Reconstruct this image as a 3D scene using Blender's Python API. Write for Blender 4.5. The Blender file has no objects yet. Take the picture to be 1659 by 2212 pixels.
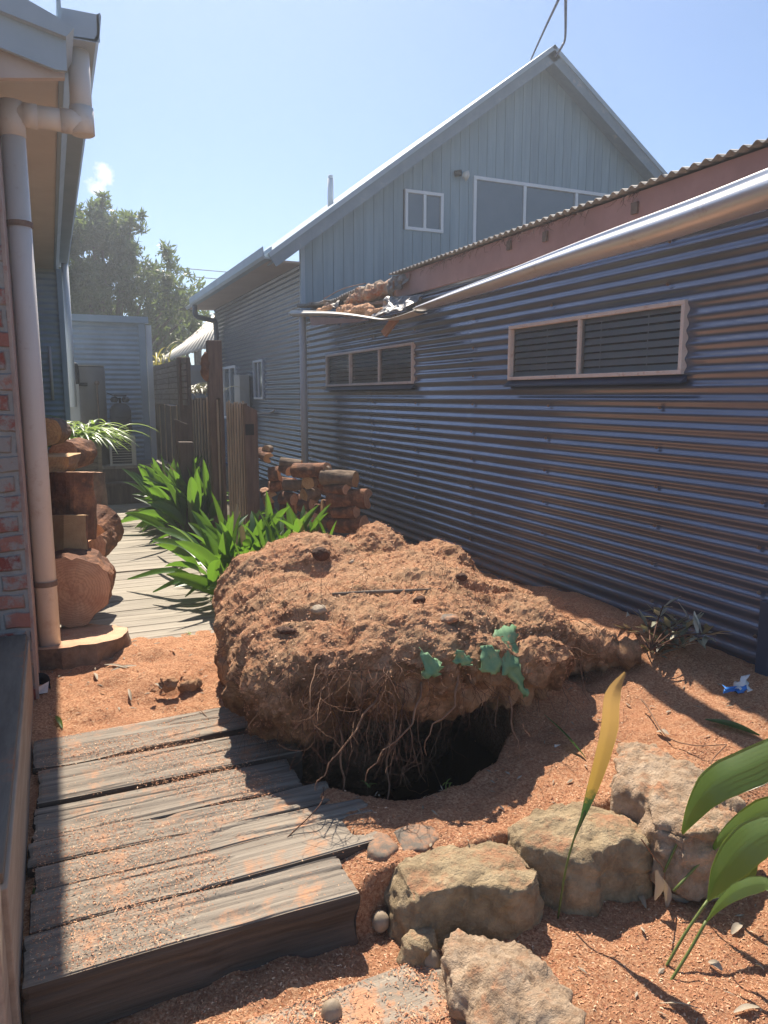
import bpy, math, random
import numpy as np
from mathutils import Vector, Matrix
rnd = random.Random(7)
nrs = np.random.RandomState(11)
R = math.radians
S = bpy.context.scene
COL = S.collection

# ------------------------------------------------------------------ camera
PIT, YAW, CH = R(8.88), R(24.0), 1.55
cd = bpy.data.cameras.new('camera'); cam = bpy.data.objects.new('camera', cd); COL.objects.link(cam)
cam.location = (0, 0, CH); cam.rotation_euler = (R(90) - PIT, 0, -YAW)
cd.sensor_fit = 'VERTICAL'; cd.sensor_height = 36; cd.lens = 26.04; cd.clip_start = .05; cd.clip_end = 2000
S.camera = cam
S.render.resolution_x = 768; S.render.resolution_y = 1024

# ------------------------------------------------------------------ light
SUN_EL, SUN_AZ = R(54), R(9.5)
w = bpy.data.worlds.new('World'); S.world = w; w.use_nodes = True
nt = w.node_tree; sk = nt.nodes.new('ShaderNodeTexSky'); sk.sky_type = 'NISHITA'; sk.sun_disc = False
sk.sun_elevation = SUN_EL; sk.sun_rotation = SUN_AZ; sk.dust_density = .4; sk.air_density = .9; sk.ozone_density = 5.5
bg = nt.nodes['Background']; bg.inputs['Strength'].default_value = .082
sl = bpy.data.lights.new('sun', 'SUN'); sl.energy = 5.0; sl.angle = R(.5); sl.color = (1, .91, .78)
so = bpy.data.objects.new('sun', sl); COL.objects.link(so)
sd = Vector((math.sin(SUN_AZ) * math.cos(SUN_EL), math.cos(SUN_AZ) * math.cos(SUN_EL), math.sin(SUN_EL)))
def sky_dir(x, y):
    a = x - 829.5; b = 1106 - y
    fw = 1600 * math.cos(PIT) + b * math.sin(PIT); v = -1600 * math.sin(PIT) + b * math.cos(PIT)
    return Vector((fw * math.sin(YAW) + a * math.cos(YAW), fw * math.cos(YAW) - a * math.sin(YAW), v)).normalized()
cur = sk.outputs[0]; tcw = nt.nodes.new('ShaderNodeTexCoord')
cn = nt.nodes.new('ShaderNodeTexNoise'); cn.inputs['Scale'].default_value = 42; cn.inputs['Detail'].default_value = 9; cn.inputs['Roughness'].default_value = .62; nt.links.new(tcw.outputs['Generated'], cn.inputs['Vector'])
for (u_, v_, rad_, amp_) in ((224, 372, .032, 1.0), (205, 408, .028, .85), (455, 700, .05, .8), (330, 760, .07, .6)):   # small fair-weather clouds
    vm = nt.nodes.new('ShaderNodeVectorMath'); vm.operation = 'DISTANCE'; vm.inputs[1].default_value = sky_dir(u_, v_); nt.links.new(tcw.outputs['Generated'], vm.inputs[0])
    mr = nt.nodes.new('ShaderNodeMapRange'); mr.inputs[1].default_value = 0; mr.inputs[2].default_value = rad_; mr.inputs[3].default_value = .32; mr.inputs[4].default_value = -.32; nt.links.new(vm.outputs['Value'], mr.inputs[0])
    ad = nt.nodes.new('ShaderNodeMath'); ad.operation = 'ADD'; nt.links.new(mr.outputs[0], ad.inputs[0]); nt.links.new(cn.outputs['Fac'], ad.inputs[1])
    m2 = nt.nodes.new('ShaderNodeMapRange'); m2.inputs[1].default_value = .56; m2.inputs[2].default_value = .78; m2.inputs[4].default_value = amp_; nt.links.new(ad.outputs[0], m2.inputs[0])
    mxn = nt.nodes.new('ShaderNodeMix'); mxn.data_type = 'RGBA'; nt.links.new(m2.outputs[0], mxn.inputs[0]); nt.links.new(cur, mxn.inputs[6]); mxn.inputs[7].default_value = (7.5, 7.6, 7.8, 1); cur = mxn.outputs[2]
nt.links.new(cur, bg.inputs[0])
so.rotation_euler = sd.to_track_quat('Z', 'Y').to_euler(); so.location = (0, 0, 30)
vs = S.view_settings; vs.view_transform = 'Standard'; vs.look = 'None'; vs.exposure = 0.9; vs.gamma = 1

# ------------------------------------------------------------------ measuring: a sight line of the photograph met with a real plane
def ray(x, y):
    a = x - 829.5; b = 1106 - y
    fw = 1600 * math.cos(PIT) + b * math.sin(PIT); v = -1600 * math.sin(PIT) + b * math.cos(PIT)
    return Vector((fw * math.sin(YAW) + a * math.cos(YAW), fw * math.cos(YAW) - a * math.sin(YAW), v))
def PZ(x, y, z=0.0): d = ray(x, y); t = (z - CH) / d.z; return Vector((d.x * t, d.y * t, z))
def PX(x, y, X): d = ray(x, y); t = X / d.x; return Vector((X, d.y * t, CH + d.z * t))
def PY(x, y, Y): d = ray(x, y); t = Y / d.y; return Vector((d.x * t, Y, CH + d.z * t))

# ------------------------------------------------------------------ noise
def _h(ix, iy, iz, s):
    n = (ix * 374761393 + iy * 668265263 + iz * 2147483647 + s * 1274126177) & 0xffffffff
    n = ((n ^ (n >> 13)) * 1274126177) & 0xffffffff
    n = (n ^ (n >> 16)) & 0xffffffff
    n = (n * 2246822519) & 0xffffffff
    return ((n ^ (n >> 15)) & 0xffff) / 65535.0
def vn(p, s=0):
    p = np.asarray(p, dtype=np.float64); i = np.floor(p).astype(np.int64); f = p - i; f = f * f * (3 - 2 * f)
    r = 0
    for a in (0, 1):
        for b in (0, 1):
            for c in (0, 1):
                wgt = (f[:, 0] if a else 1 - f[:, 0]) * (f[:, 1] if b else 1 - f[:, 1]) * (f[:, 2] if c else 1 - f[:, 2])
                r = r + wgt * _h(i[:, 0] + a, i[:, 1] + b, i[:, 2] + c, s)
    return r * 2 - 1
def fbm(p, sc, o=4, s=0, g=.5):
    r = 0; a = 1; q = np.asarray(p) * sc
    for k in range(o): r = r + a * vn(q + 17.3 * k, s + k); q = q * 2.03; a *= g
    return r
def ss(x, a, b): t = np.clip((x - a) / (b - a), 0, 1); return t * t * (3 - 2 * t)

# ------------------------------------------------------------------ materials
def mk(name):
    m = bpy.data.materials.new(name); m.use_nodes = True
    return m, m.node_tree, m.node_tree.nodes['Principled BSDF']
def noise(nt, scale, detail=4, rough=.6, stretch=None, coord='Object', dist=0):
    tc = nt.nodes.new('ShaderNodeTexCoord'); src = tc.outputs[coord]
    if stretch:
        mp = nt.nodes.new('ShaderNodeMapping'); mp.inputs['Scale'].default_value = stretch
        nt.links.new(src, mp.inputs[0]); src = mp.outputs[0]
    n = nt.nodes.new('ShaderNodeTexNoise'); n.inputs['Scale'].default_value = scale; n.inputs['Detail'].default_value = detail
    n.inputs['Roughness'].default_value = rough; n.inputs['Distortion'].default_value = dist
    nt.links.new(src, n.inputs['Vector']); return n.outputs['Fac']
def ramp(nt, fac, stops):
    r = nt.nodes.new('ShaderNodeValToRGB'); e = r.color_ramp.elements
    while len(e) < len(stops): e.new(.5)
    for q, (p, c) in zip(e, stops): q.position = p; q.color = (*c, 1) if len(c) == 3 else c
    nt.links.new(fac, r.inputs[0]); return r.outputs[0]
def mixc(nt, fac, a, b, mode='MIX'):
    m = nt.nodes.new('ShaderNodeMix'); m.data_type = 'RGBA'; m.blend_type = mode
    for sck, v in ((m.inputs[0], fac), (m.inputs[6], a), (m.inputs[7], b)):
        if isinstance(v, (int, float)): sck.default_value = v
        elif isinstance(v, tuple): sck.default_value = (*v, 1)
        else: nt.links.new(v, sck)
    return m.outputs[2]
def bump(nt, b, h, dist=.01, strength=1.0):
    n = nt.nodes.new('ShaderNodeBump'); n.inputs['Distance'].default_value = dist; n.inputs['Strength'].default_value = strength
    nt.links.new(h, n.inputs['Height']); nt.links.new(n.outputs[0], b.inputs['Normal'])
def surf(name, c1, c2, scale=8, rough=.8, stretch=None, bsc=None, bd=.004, patch=None, psc=3, pth=(.55, .68), metal=0, spec=.4, isl=0, detail=5, up=False):
    m, nt, b = mk(name)
    f = noise(nt, scale, detail, .65, stretch)
    c = ramp(nt, f, [(.3, c1), (.7, c2)])
    if isl:
        g = nt.nodes.new('ShaderNodeNewGeometry'); v = ramp(nt, g.outputs['Random Per Island'], [(0, (1 - isl,) * 3), (1, (1 + isl,) * 3)])
        c = mixc(nt, 1.0, c, v, 'MULTIPLY')
    if patch:
        pf = noise(nt, psc, 10, .76)
        if up:   # loose sawdust only rests on faces that look upward
            g = nt.nodes.new('ShaderNodeNewGeometry'); sx = nt.nodes.new('ShaderNodeSeparateXYZ'); nt.links.new(g.outputs['Normal'], sx.inputs[0])
            ur = nt.nodes.new('ShaderNodeMapRange'); ur.inputs[1].default_value = .45; ur.inputs[2].default_value = .9; ur.inputs[3].default_value = -.3; ur.inputs[4].default_value = 0; nt.links.new(sx.outputs['Z'], ur.inputs[0])
            ua = nt.nodes.new('ShaderNodeMath'); ua.operation = 'ADD'; nt.links.new(ur.outputs[0], ua.inputs[0]); nt.links.new(pf, ua.inputs[1]); pf = ua.outputs[0]
        c = mixc(nt, ramp(nt, pf, [(pth[0], (0, 0, 0)), (pth[1], (1, 1, 1))]), c, patch)
    nt.links.new(c, b.inputs['Base Color'])
    b.inputs['Roughness'].default_value = rough; b.inputs['Metallic'].default_value = metal; b.inputs['Specular IOR Level'].default_value = spec
    if bsc: bump(nt, b, noise(nt, bsc, 6, .7, stretch), bd)
    return m
SAW1, SAW2 = (.52, .23, .115), (.80, .50, .30)
M = {}
def ramp2(nt, v, a, b):
    mr = nt.nodes.new('ShaderNodeMapRange'); mr.inputs[1].default_value = a; mr.inputs[2].default_value = b; nt.links.new(v, mr.inputs[0]); return mr.outputs[0]
def saw_mat(name, dark=None, amt=0):
    m, nt, b = mk(name)
    c = ramp(nt, noise(nt, 90, 6, .75), [(.28, (.17, .05, .022)), (.45, SAW1), (.62, SAW2), (.8, (.75, .48, .28))])
    c = mixc(nt, ramp(nt, noise(nt, 2.2, 5, .6), [(.42, (0, 0, 0)), (.7, (.6,) * 3)]), c, (.52, .235, .125))
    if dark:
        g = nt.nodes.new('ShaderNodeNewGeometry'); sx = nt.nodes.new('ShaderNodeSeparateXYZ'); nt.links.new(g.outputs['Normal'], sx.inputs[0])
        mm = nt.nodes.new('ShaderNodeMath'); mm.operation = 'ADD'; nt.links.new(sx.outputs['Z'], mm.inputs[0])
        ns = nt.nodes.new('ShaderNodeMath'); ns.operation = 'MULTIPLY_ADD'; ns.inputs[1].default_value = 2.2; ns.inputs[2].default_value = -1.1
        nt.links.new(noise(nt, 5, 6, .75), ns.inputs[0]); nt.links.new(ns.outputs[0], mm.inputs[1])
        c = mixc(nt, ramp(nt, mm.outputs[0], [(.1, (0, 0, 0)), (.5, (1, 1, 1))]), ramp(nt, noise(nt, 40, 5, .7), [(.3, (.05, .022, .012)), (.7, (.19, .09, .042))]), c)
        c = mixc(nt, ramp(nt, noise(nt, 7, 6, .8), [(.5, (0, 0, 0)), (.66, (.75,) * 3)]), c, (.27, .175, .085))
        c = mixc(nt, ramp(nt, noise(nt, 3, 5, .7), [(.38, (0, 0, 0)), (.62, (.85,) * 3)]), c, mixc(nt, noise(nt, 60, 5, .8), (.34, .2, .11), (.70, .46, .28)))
    else:
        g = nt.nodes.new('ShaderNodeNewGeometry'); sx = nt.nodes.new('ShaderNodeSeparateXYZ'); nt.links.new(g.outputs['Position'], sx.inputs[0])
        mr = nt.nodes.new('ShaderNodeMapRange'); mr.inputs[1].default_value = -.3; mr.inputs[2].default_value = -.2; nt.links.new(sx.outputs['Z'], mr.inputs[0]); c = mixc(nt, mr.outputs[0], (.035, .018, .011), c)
        vm = nt.nodes.new('ShaderNodeVectorMath'); vm.operation = 'MULTIPLY_ADD'; vm.inputs[1].default_value = (.30, .27, 0); vm.inputs[2].default_value = (-.30 * 1.4, -.27 * 2.7, 0); nt.links.new(g.outputs['Position'], vm.inputs[0])
        ln = nt.nodes.new('ShaderNodeVectorMath'); ln.operation = 'LENGTH'; nt.links.new(vm.outputs[0], ln.inputs[0])
        aa = nt.nodes.new('ShaderNodeMath'); aa.operation = 'MULTIPLY_ADD'; aa.inputs[1].default_value = .5; nt.links.new(noise(nt, 1.5, 6, .7), aa.inputs[0]); nt.links.new(ln.outputs['Value'], aa.inputs[2])
        c = mixc(nt, ramp2(nt, aa.outputs[0], 1.1, 1.45), c, ramp(nt, noise(nt, 9, 6, .7), [(.3, (.10, .085, .065)), (.7, (.19, .165, .13))]))
    nt.links.new(c, b.inputs['Base Color']); b.inputs['Roughness'].default_value = .95; b.inputs['Specular IOR Level'].default_value = .15
    bump(nt, b, noise(nt, 70, 7, .85), .016)
    return m
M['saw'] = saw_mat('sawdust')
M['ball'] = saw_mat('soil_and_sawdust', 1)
m, nt, b = mk('chips'); g = nt.nodes.new('ShaderNodeNewGeometry')
nt.links.new(ramp(nt, g.outputs['Random Per Island'], [(0, (.28, .10, .05)), (.4, (.50, .22, .11)), (.85, (.68, .38, .21)), (.99, (.78, .54, .35))]), b.inputs['Base Color']); b.inputs['Roughness'].default_value = .85; M['chip'] = m
M['sawheap'] = surf('orange_sawdust_heap', (.50, .22, .10), (.82, .52, .31), 40, .95, None, 60, .01)
M['earth'] = surf('earth', (.05, .022, .012), (.12, .05, .028), 12, bsc=30, bd=.02)
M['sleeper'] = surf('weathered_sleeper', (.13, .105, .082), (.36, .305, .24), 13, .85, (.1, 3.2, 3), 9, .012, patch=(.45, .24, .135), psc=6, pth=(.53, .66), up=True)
M['sleeperside'] = surf('dark_sleeper_side', (.05, .036, .026), (.13, .095, .07), 13, .85, (.1, 3, 3.2), 9, .010)  # sides and underside coloured darker than the top
M['sleeperlow'] = surf('sawdust_covered_sleeper', (.15, .12, .092), (.38, .32, .25), 7, .85, (.25, 3.2, 3), 9, .009, patch=(.45, .24, .135), psc=6, pth=(.50, .58), up=True)
M['deck'] = surf('grey_deck_timber', (.23, .2, .16), (.42, .37, .30), 5, .85, (.4, 4, 1), 20, .002, isl=.14)
M['darkwood'] = surf('dark_stained_timber', (.09, .064, .05), (.17, .125, .098), 6, .8, (4, 4, .5), 12, .003, isl=.1)
M['slat'] = surf('grey_brown_slat', (.2, .155, .13), (.34, .28, .235), 6, .8, (.6, .6, 4), 12, .002, isl=.12)
M['pale_batten'] = surf('pale_batten', (.42, .33, .24), (.62, .5, .38), 6, .8, (4, 4, .5), 12, .003, isl=.1)
M['post'] = surf('brown_post_timber', (.13, .085, .065), (.23, .155, .12), 6, .8, (5, 5, .6), 14, .004)
M['bench'] = surf('bench_timber', (.27, .20, .15), (.42, .34, .26), 6, .85, (3, .4, 3), 14, .003)
M['benchtop'] = surf('bench_top', (.10, .078, .06), (.19, .155, .12), 6, .85, (3, .4, 3), 14, .003, patch=(.3, .12, .06), psc=4)
M['bark'] = surf('log_bark', (.09, .042, .026), (.27, .12, .065), 9, .9, None, 22, .018, patch=(.42, .19, .09), psc=6, pth=(.5, .66))
M['barkgrey'] = surf('grey_bark', (.12, .08, .055), (.30, .215, .15), 9, .9, None, 18, .012)
M['cut'] = surf('cut_end_grain', (.50, .26, .15), (.70, .44, .27), 7, .8, None, 30, .003, isl=.1)
M['cutpale'] = surf('pale_split_wood', (.47, .27, .12), (.66, .44, .22), 7, .8, None, 30, .003, isl=.1)
M['stone'] = surf('sandstone', (.26, .18, .10), (.60, .46, .28), 13, .9, None, 45, .03, patch=(.52, .26, .14), psc=5, pth=(.46, .60), up=True)
M['stone2'] = surf('pink_granite', (.33, .21, .125), (.66, .50, .35), 17, .9, None, 42, .03, patch=(.52, .26, .14), psc=6, pth=(.49, .62), up=True)
M['slate'] = surf('grey_slate', (.11, .088, .068), (.2, .165, .13), 6, .8, None, 20, .004, patch=(.42, .2, .1), psc=7, pth=(.45, .6))
M['pebble'] = surf('river_pebble', (.24, .18, .12), (.42, .33, .235), 9, .7, None, 30, .002)
M['pvc'] = surf('cream_pipe', (.60, .56, .51), (.72, .68, .63), 3, .45, (1, 1, .3), 60, .0006, patch=(.48, .38, .31), psc=9, pth=(.56, .75))
M['pvcgrey'] = surf('grey_pipe', (.56, .52, .48), (.64, .6, .55), 3, .5)
M['bluepipe'] = surf('dark_blue_pipe', (.035, .05, .08), (.05, .07, .11), 3, .4)
M['trimblue'] = surf('pale_blue_grey_trim', (.30, .38, .44), (.37, .45, .52), 3, .5)
M['soffit'] = surf('soffit_board', (.48, .40, .36), (.56, .47, .42), 2, .7)
M['soffitlight'] = surf('soffit_cream', (.62, .58, .53), (.72, .68, .62), 2, .7)
M['board'] = surf('grey_green_cladding', (.20, .28, .33), (.27, .36, .41), 3, .6, (4, 4, .3), 10, .001, isl=.05)
M['barge'] = surf('flaking_barge_board', (.17, .22, .26), (.23, .28, .32), 5, .7, (1, 1, 1), 20, .002, patch=(.35, .33, .33), psc=5, pth=(.6, .66))
M['pink'] = surf('pink_fascia', (.36, .19, .155), (.47, .26, .215), 2.5, .6, None, 12, .001, patch=(.15, .09, .07), psc=9, pth=(.62, .8))
M['gutterm'] = surf('silver_gutter', (.66, .64, .62), (.8, .78, .76), 3, .33, (1, .3, 1), metal=.55, patch=(.48, .38, .31), psc=5, pth=(.56, .8))
M['gutterw'] = surf('pale_gutter', (.55, .53, .48), (.66, .63, .57), 3, .5, metal=.1)
M['rooftin'] = surf('weathered_roof_tin', (.20, .18, .16), (.36, .33, .30), 6, .6, None, 20, .002, patch=(.16, .09, .06), psc=9, metal=.2)
M['pale_roof'] = surf('cream_roof', (.52, .47, .38), (.62, .57, .48), 2, .6)
M['frame'] = surf('dusty_cream_frame', (.62, .53, .47), (.74, .66, .59), 6, .5, None, patch=(.5, .33, .24), psc=12)
M['white'] = surf('white_aluminium', (.66, .68, .70), (.74, .76, .78), 3, .4)
M['tank'] = surf('beige_grey_tank', (.20, .185, .165), (.26, .24, .215), 2, .45)
M['metalbox'] = surf('cream_box', (.50, .48, .43), (.58, .56, .5), 3, .5)
M['bottle'] = surf('dark_grey_bottle', (.055, .06, .075), (.075, .08, .1), 3, .4)
M['black'] = surf('black_plastic', (.012, .012, .014), (.02, .02, .022), 3, .5)
M['blackhole'] = surf('dark_interior', (.012, .012, .013), (.02, .02, .02), 3, .9)
M['blind'] = surf('grey_blind', (.5, .51, .52), (.6, .61, .62), 3, .6)
M['screw'] = surf('rusty_screw', (.16, .10, .07), (.26, .19, .14), 20, .7)
M['root'] = surf('pale_root', (.15, .075, .042), (.30, .17, .10), 20, .85)
M['rootdark'] = surf('dark_root', (.07, .03, .018), (.15, .07, .04), 20, .9)
M['fabric'] = surf('torn_green_fabric', (.12, .24, .12), (.22, .36, .2), 12, .8, patch=(.45, .25, .13), psc=12, pth=(.56, .66))
M['bluelitter'] = surf('blue_wrapper', (.03, .16, .5), (.04, .22, .62), 3, .4)
M['paper'] = surf('white_wrapper', (.6, .6, .6), (.72, .72, .7), 3, .6)
M['mortarwhite'] = surf('lime_strip', (.30, .2, .17), (.48, .40, .35), 9, .9, (1, 1, .4), 20, .01, patch=(.33, .13, .10), psc=8)
M['rope'] = surf('weathered_cable', (.10, .11, .15), (.14, .15, .2), 3, .6)
M['insul'] = surf('ceiling_debris', (.36, .24, .15), (.72, .58, .42), 14, .9, None, 30, .02, patch=(.5, .2, .09), psc=7, pth=(.48, .6))
M['crumple'] = surf('crumpled_grey_sheet', (.17, .165, .16), (.36, .345, .33), 10, .5, None, 20, .004, metal=.3, patch=(.4, .24, .15), psc=9)
M['rafter'] = surf('orange_rafter', (.36, .17, .085), (.5, .26, .14), 6, .8, (3, 3, 3), 12, .003)
M['rafterdk'] = surf('old_rafter', (.16, .12, .085), (.25, .2, .15), 6, .8, (3, 3, 3), 12, .003)

def corr_mat(name, col, coat, met, rough, dust=None):
    m, nt, b = mk(name)
    c = ramp(nt, noise(nt, 3, 5, .6, (1, .4, 1)), [(.3, tuple(x * .85 for x in col)), (.7, tuple(x * 1.15 for x in col))])
    if dust:   # splashed sawdust clinging low on the sheet
        tc = nt.nodes.new('ShaderNodeTexCoord'); sx = nt.nodes.new('ShaderNodeSeparateXYZ'); nt.links.new(tc.outputs['Object'], sx.inputs[0])
        lo = nt.nodes.new('ShaderNodeMapRange'); lo.inputs[1].default_value = 1.1; lo.inputs[2].default_value = 0.0; nt.links.new(sx.outputs['Z'], lo.inputs[0])
        a = nt.nodes.new('ShaderNodeMath'); a.operation = 'MULTIPLY'; nt.links.new(lo.outputs[0], a.inputs[0]); nt.links.new(noise(nt, 30, 7, .8, (1, .5, 1)), a.inputs[1])
        c = mixc(nt, ramp(nt, a.outputs[0], [(.38, (0, 0, 0)), (.62, (.8,) * 3)]), c, dust)
        # one orange splash
        gx = nt.nodes.new('ShaderNodeMapping'); gx.inputs['Location'].default_value = (0, -6.1 * 2.6, -.55 * .9); gx.inputs['Scale'].default_value = (0, 2.6, .9)
        nt.links.new(tc.outputs['Object'], gx.inputs[0]); gr = nt.nodes.new('ShaderNodeTexGradient'); gr.gradient_type = 'SPHERICAL'; nt.links.new(gx.outputs[0], gr.inputs[0])
        a2 = nt.nodes.new('ShaderNodeMath'); a2.operation = 'MULTIPLY'; nt.links.new(gr.outputs['Fac'], a2.inputs[0]); nt.links.new(noise(nt, 14, 7, .8), a2.inputs[1])
        c = mixc(nt, ramp(nt, a2.outputs[0], [(.22, (0, 0, 0)), (.42, (.85,) * 3)]), c, dust)
    nt.links.new(c, b.inputs['Base Color']); b.inputs['Metallic'].default_value = met
    rr = nt.nodes.new('ShaderNodeMapRange'); rr.inputs[3].default_value = rough * .88; rr.inputs[4].default_value = rough * 1.12
    nt.links.new(noise(nt, 6, 6, .7), rr.inputs[0]); nt.links.new(rr.outputs[0], b.inputs['Roughness'])
    b.inputs['Coat Weight'].default_value = coat; b.inputs['Coat Roughness'].default_value = .2
    bump(nt, b, noise(nt, 1.6, 3, .5, (1, .5, 1)), .012)
    return m
M['corr'] = corr_mat('dark_blue_corrugated_steel', (.165, .185, .24), .25, .5, .22, (.40, .18, .09))
M['corr2'] = corr_mat('house_corrugated_steel', (.125, .165, .235), .2, .45, .22)
M['corr3'] = corr_mat('grey_blue_corrugated_steel', (.36, .43, .49), .1, .2, .5)

m, nt, b = mk('window_glass'); nt.nodes.remove(b); o = nt.nodes['Material Output']
tr = nt.nodes.new('ShaderNodeBsdfTransparent'); tr.inputs[0].default_value = (.95, .97, .98, 1); gl = nt.nodes.new('ShaderNodeBsdfGlossy'); gl.inputs['Roughness'].default_value = .03
df = nt.nodes.new('ShaderNodeBsdfDiffuse'); df.inputs[0].default_value = (.42, .46, .46, 1)
fr = nt.nodes.new('ShaderNodeFresnel'); fr.inputs[0].default_value = 1.55; mx = nt.nodes.new('ShaderNodeMixShader'); mx2 = nt.nodes.new('ShaderNodeMixShader')
mx2.inputs[0].default_value = .07; nt.links.new(tr.outputs[0], mx2.inputs[1]); nt.links.new(df.outputs[0], mx2.inputs[2])
nt.links.new(fr.outputs[0], mx.inputs[0]); nt.links.new(mx2.outputs[0], mx.inputs[1]); nt.links.new(gl.outputs[0], mx.inputs[2]); nt.links.new(mx.outputs[0], o.inputs[0]); M['glass'] = m
M['darkglass'] = surf('tinted_glass', (.10, .13, .15), (.13, .16, .18), 2, .06, spec=.9)

def leafmat(name, c1, c2, trans=.45, rough=.35, tc_=(.25, .55, .04), scale=6, tip=None):
    m, nt, b = mk(name)
    g = nt.nodes.new('ShaderNodeNewGeometry')
    c = ramp(nt, g.outputs['Random Per Island'], [(0, c1), (1, c2)])
    if tip:
        c = mixc(nt, ramp(nt, noise(nt, 8, 4, .6), [(.60, (0, 0, 0)), (.68, (1, 1, 1))]), c, tip)
    nt.links.new(c, b.inputs['Base Color']); b.inputs['Roughness'].default_value = rough; b.inputs['Specular IOR Level'].default_value = .55
    t = nt.nodes.new('ShaderNodeBsdfTranslucent'); t.inputs[0].default_value = (*tc_, 1)
    mx = nt.nodes.new('ShaderNodeMixShader'); mx.inputs[0].default_value = trans
    o = nt.nodes['Material Output']; nt.links.new(b.outputs[0], mx.inputs[1]); nt.links.new(t.outputs[0], mx.inputs[2]); nt.links.new(mx.outputs[0], o.inputs[0])
    return m
M['leaf'] = leafmat('broad_leaf', (.018, .055, .018), (.045, .11, .028), .34, .32, (.21, .42, .035), tip=(.10, .15, .03))
M['leafspiky'] = leafmat('strap_leaf', (.08, .15, .04), (.16, .26, .07), .45, .35, (.45, .62, .14))
M['leafbig'] = leafmat('ribbed_leaf', (.06, .13, .045), (.09, .17, .06), .42, .26, (.42, .62, .07))
M['leafdry'] = leafmat('dry_leaf', (.30, .24, .16), (.44, .37, .28), .15, .7, (.4, .3, .15))
M['leafolive'] = leafmat('olive_leaf', (.16, .17, .10), (.62, .57, .45), .15, .5, (.2, .2, .08))
M['treeleaf'] = leafmat('tree_leaf', (.045, .07, .03), (.13, .155, .085), .35, .45, (.20, .28, .06))
M['stem'] = surf('green_stem', (.10, .15, .03), (.18, .20, .06), 9, .5)
M['trunk'] = surf('tree_bark', (.09, .07, .055), (.18, .15, .12), 8, .9)
M['palmleaf'] = leafmat('yellowing_frond', (.25, .22, .05), (.5, .42, .1), .3, .5, (.5, .45, .1))
m, nt, b = mk('yellow_green_leaf'); tcn = nt.nodes.new('ShaderNodeTexCoord'); sx = nt.nodes.new('ShaderNodeSeparateXYZ'); nt.links.new(tcn.outputs['Object'], sx.inputs[0])
ad = nt.nodes.new('ShaderNodeMath'); ad.operation = 'MULTIPLY_ADD'; ad.inputs[1].default_value = .22; nt.links.new(noise(nt, 14, 5, .6), ad.inputs[0]); nt.links.new(sx.outputs['Z'], ad.inputs[2])
c = ramp(nt, ad.outputs[0], [(.53, (.05, .12, .03)), (.56, (.5, .33, .07)), (.9, (.62, .40, .14))])
nt.links.new(c, b.inputs['Base Color']); b.inputs['Roughness'].default_value = .45
t = nt.nodes.new('ShaderNodeBsdfTranslucent'); nt.links.new(c, t.inputs[0]); mx = nt.nodes.new('ShaderNodeMixShader'); mx.inputs[0].default_value = .5
nt.links.new(b.outputs[0], mx.inputs[1]); nt.links.new(t.outputs[0], mx.inputs[2]); nt.links.new(mx.outputs[0], nt.nodes['Material Output'].inputs[0]); M['yleaf'] = m

for nm in ('cut', 'cutpale'):
    nt = M[nm].node_tree; b = nt.nodes['Principled BSDF']; old = b.inputs['Base Color'].links[0].from_socket
    tc = nt.nodes.new('ShaderNodeTexCoord'); wv = nt.nodes.new('ShaderNodeTexWave'); wv.wave_type = 'RINGS'; wv.rings_direction = 'SPHERICAL'; wv.inputs['Scale'].default_value = 30; wv.inputs['Distortion'].default_value = 5; wv.inputs['Detail'].default_value = 3; wv.inputs['Detail Scale'].default_value = 1.5
    nt.links.new(tc.outputs['Object'], wv.inputs['Vector']); nt.links.new(mixc(nt, ramp(nt, wv.outputs['Fac'], [(.1, (.28,) * 3), (.5, (0, 0, 0))]), old, (.30, .13, .07)), b.inputs['Base Color'])
def brick_mat():
    m, nt, b = mk('old_red_brick')
    tc = nt.nodes.new('ShaderNodeTexCoord'); sx = nt.nodes.new('ShaderNodeSeparateXYZ'); cb = nt.nodes.new('ShaderNodeCombineXYZ')
    nt.links.new(tc.outputs['Object'], sx.inputs[0])
    a = nt.nodes.new('ShaderNodeMath'); a.operation = 'SUBTRACT'; nt.links.new(sx.outputs['X'], a.inputs[0]); nt.links.new(sx.outputs['Y'], a.inputs[1])
    nt.links.new(a.outputs[0], cb.inputs[0]); nt.links.new(sx.outputs['Z'], cb.inputs[1])
    nd = nt.nodes.new('ShaderNodeTexNoise'); nd.inputs['Scale'].default_value = 9; nt.links.new(cb.outputs[0], nd.inputs['Vector'])
    vm = nt.nodes.new('ShaderNodeVectorMath'); vm.operation = 'MULTIPLY_ADD'; vm.inputs[1].default_value = (.03, .03, 0); nt.links.new(nd.outputs['Color'], vm.inputs[0]); nt.links.new(cb.outputs[0], vm.inputs[2])
    br = nt.nodes.new('ShaderNodeTexBrick'); nt.links.new(vm.outputs[0], br.inputs['Vector'])
    br.inputs['Scale'].default_value = 1; br.inputs['Brick Width'].default_value = .23; br.inputs['Row Height'].default_value = .099; br.inputs['Mortar Size'].default_value = .018; br.inputs['Mortar Smooth'].default_value = .6
    br.inputs['Color1'].default_value = (.22, .045, .033, 1); br.inputs['Color2'].default_value = (.34, .14, .10, 1); br.inputs['Mortar'].default_value = (.25, .23, .21, 1)
    c = mixc(nt, ramp(nt, noise(nt, 7, 6, .7), [(.47, (0, 0, 0)), (.56, (.9,) * 3)]), br.outputs['Color'], (.29, .265, .24))
    nt.links.new(c, b.inputs['Base Color']); b.inputs['Roughness'].default_value = .9
    inv = nt.nodes.new('ShaderNodeMath'); inv.operation = 'MULTIPLY_ADD'; inv.inputs[1].default_value = -1; nt.links.new(br.outputs['Fac'], inv.inputs[0]); nt.links.new(noise(nt, 30, 5), inv.inputs[2])
    bump(nt, b, inv.outputs[0], .012); return m
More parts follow.
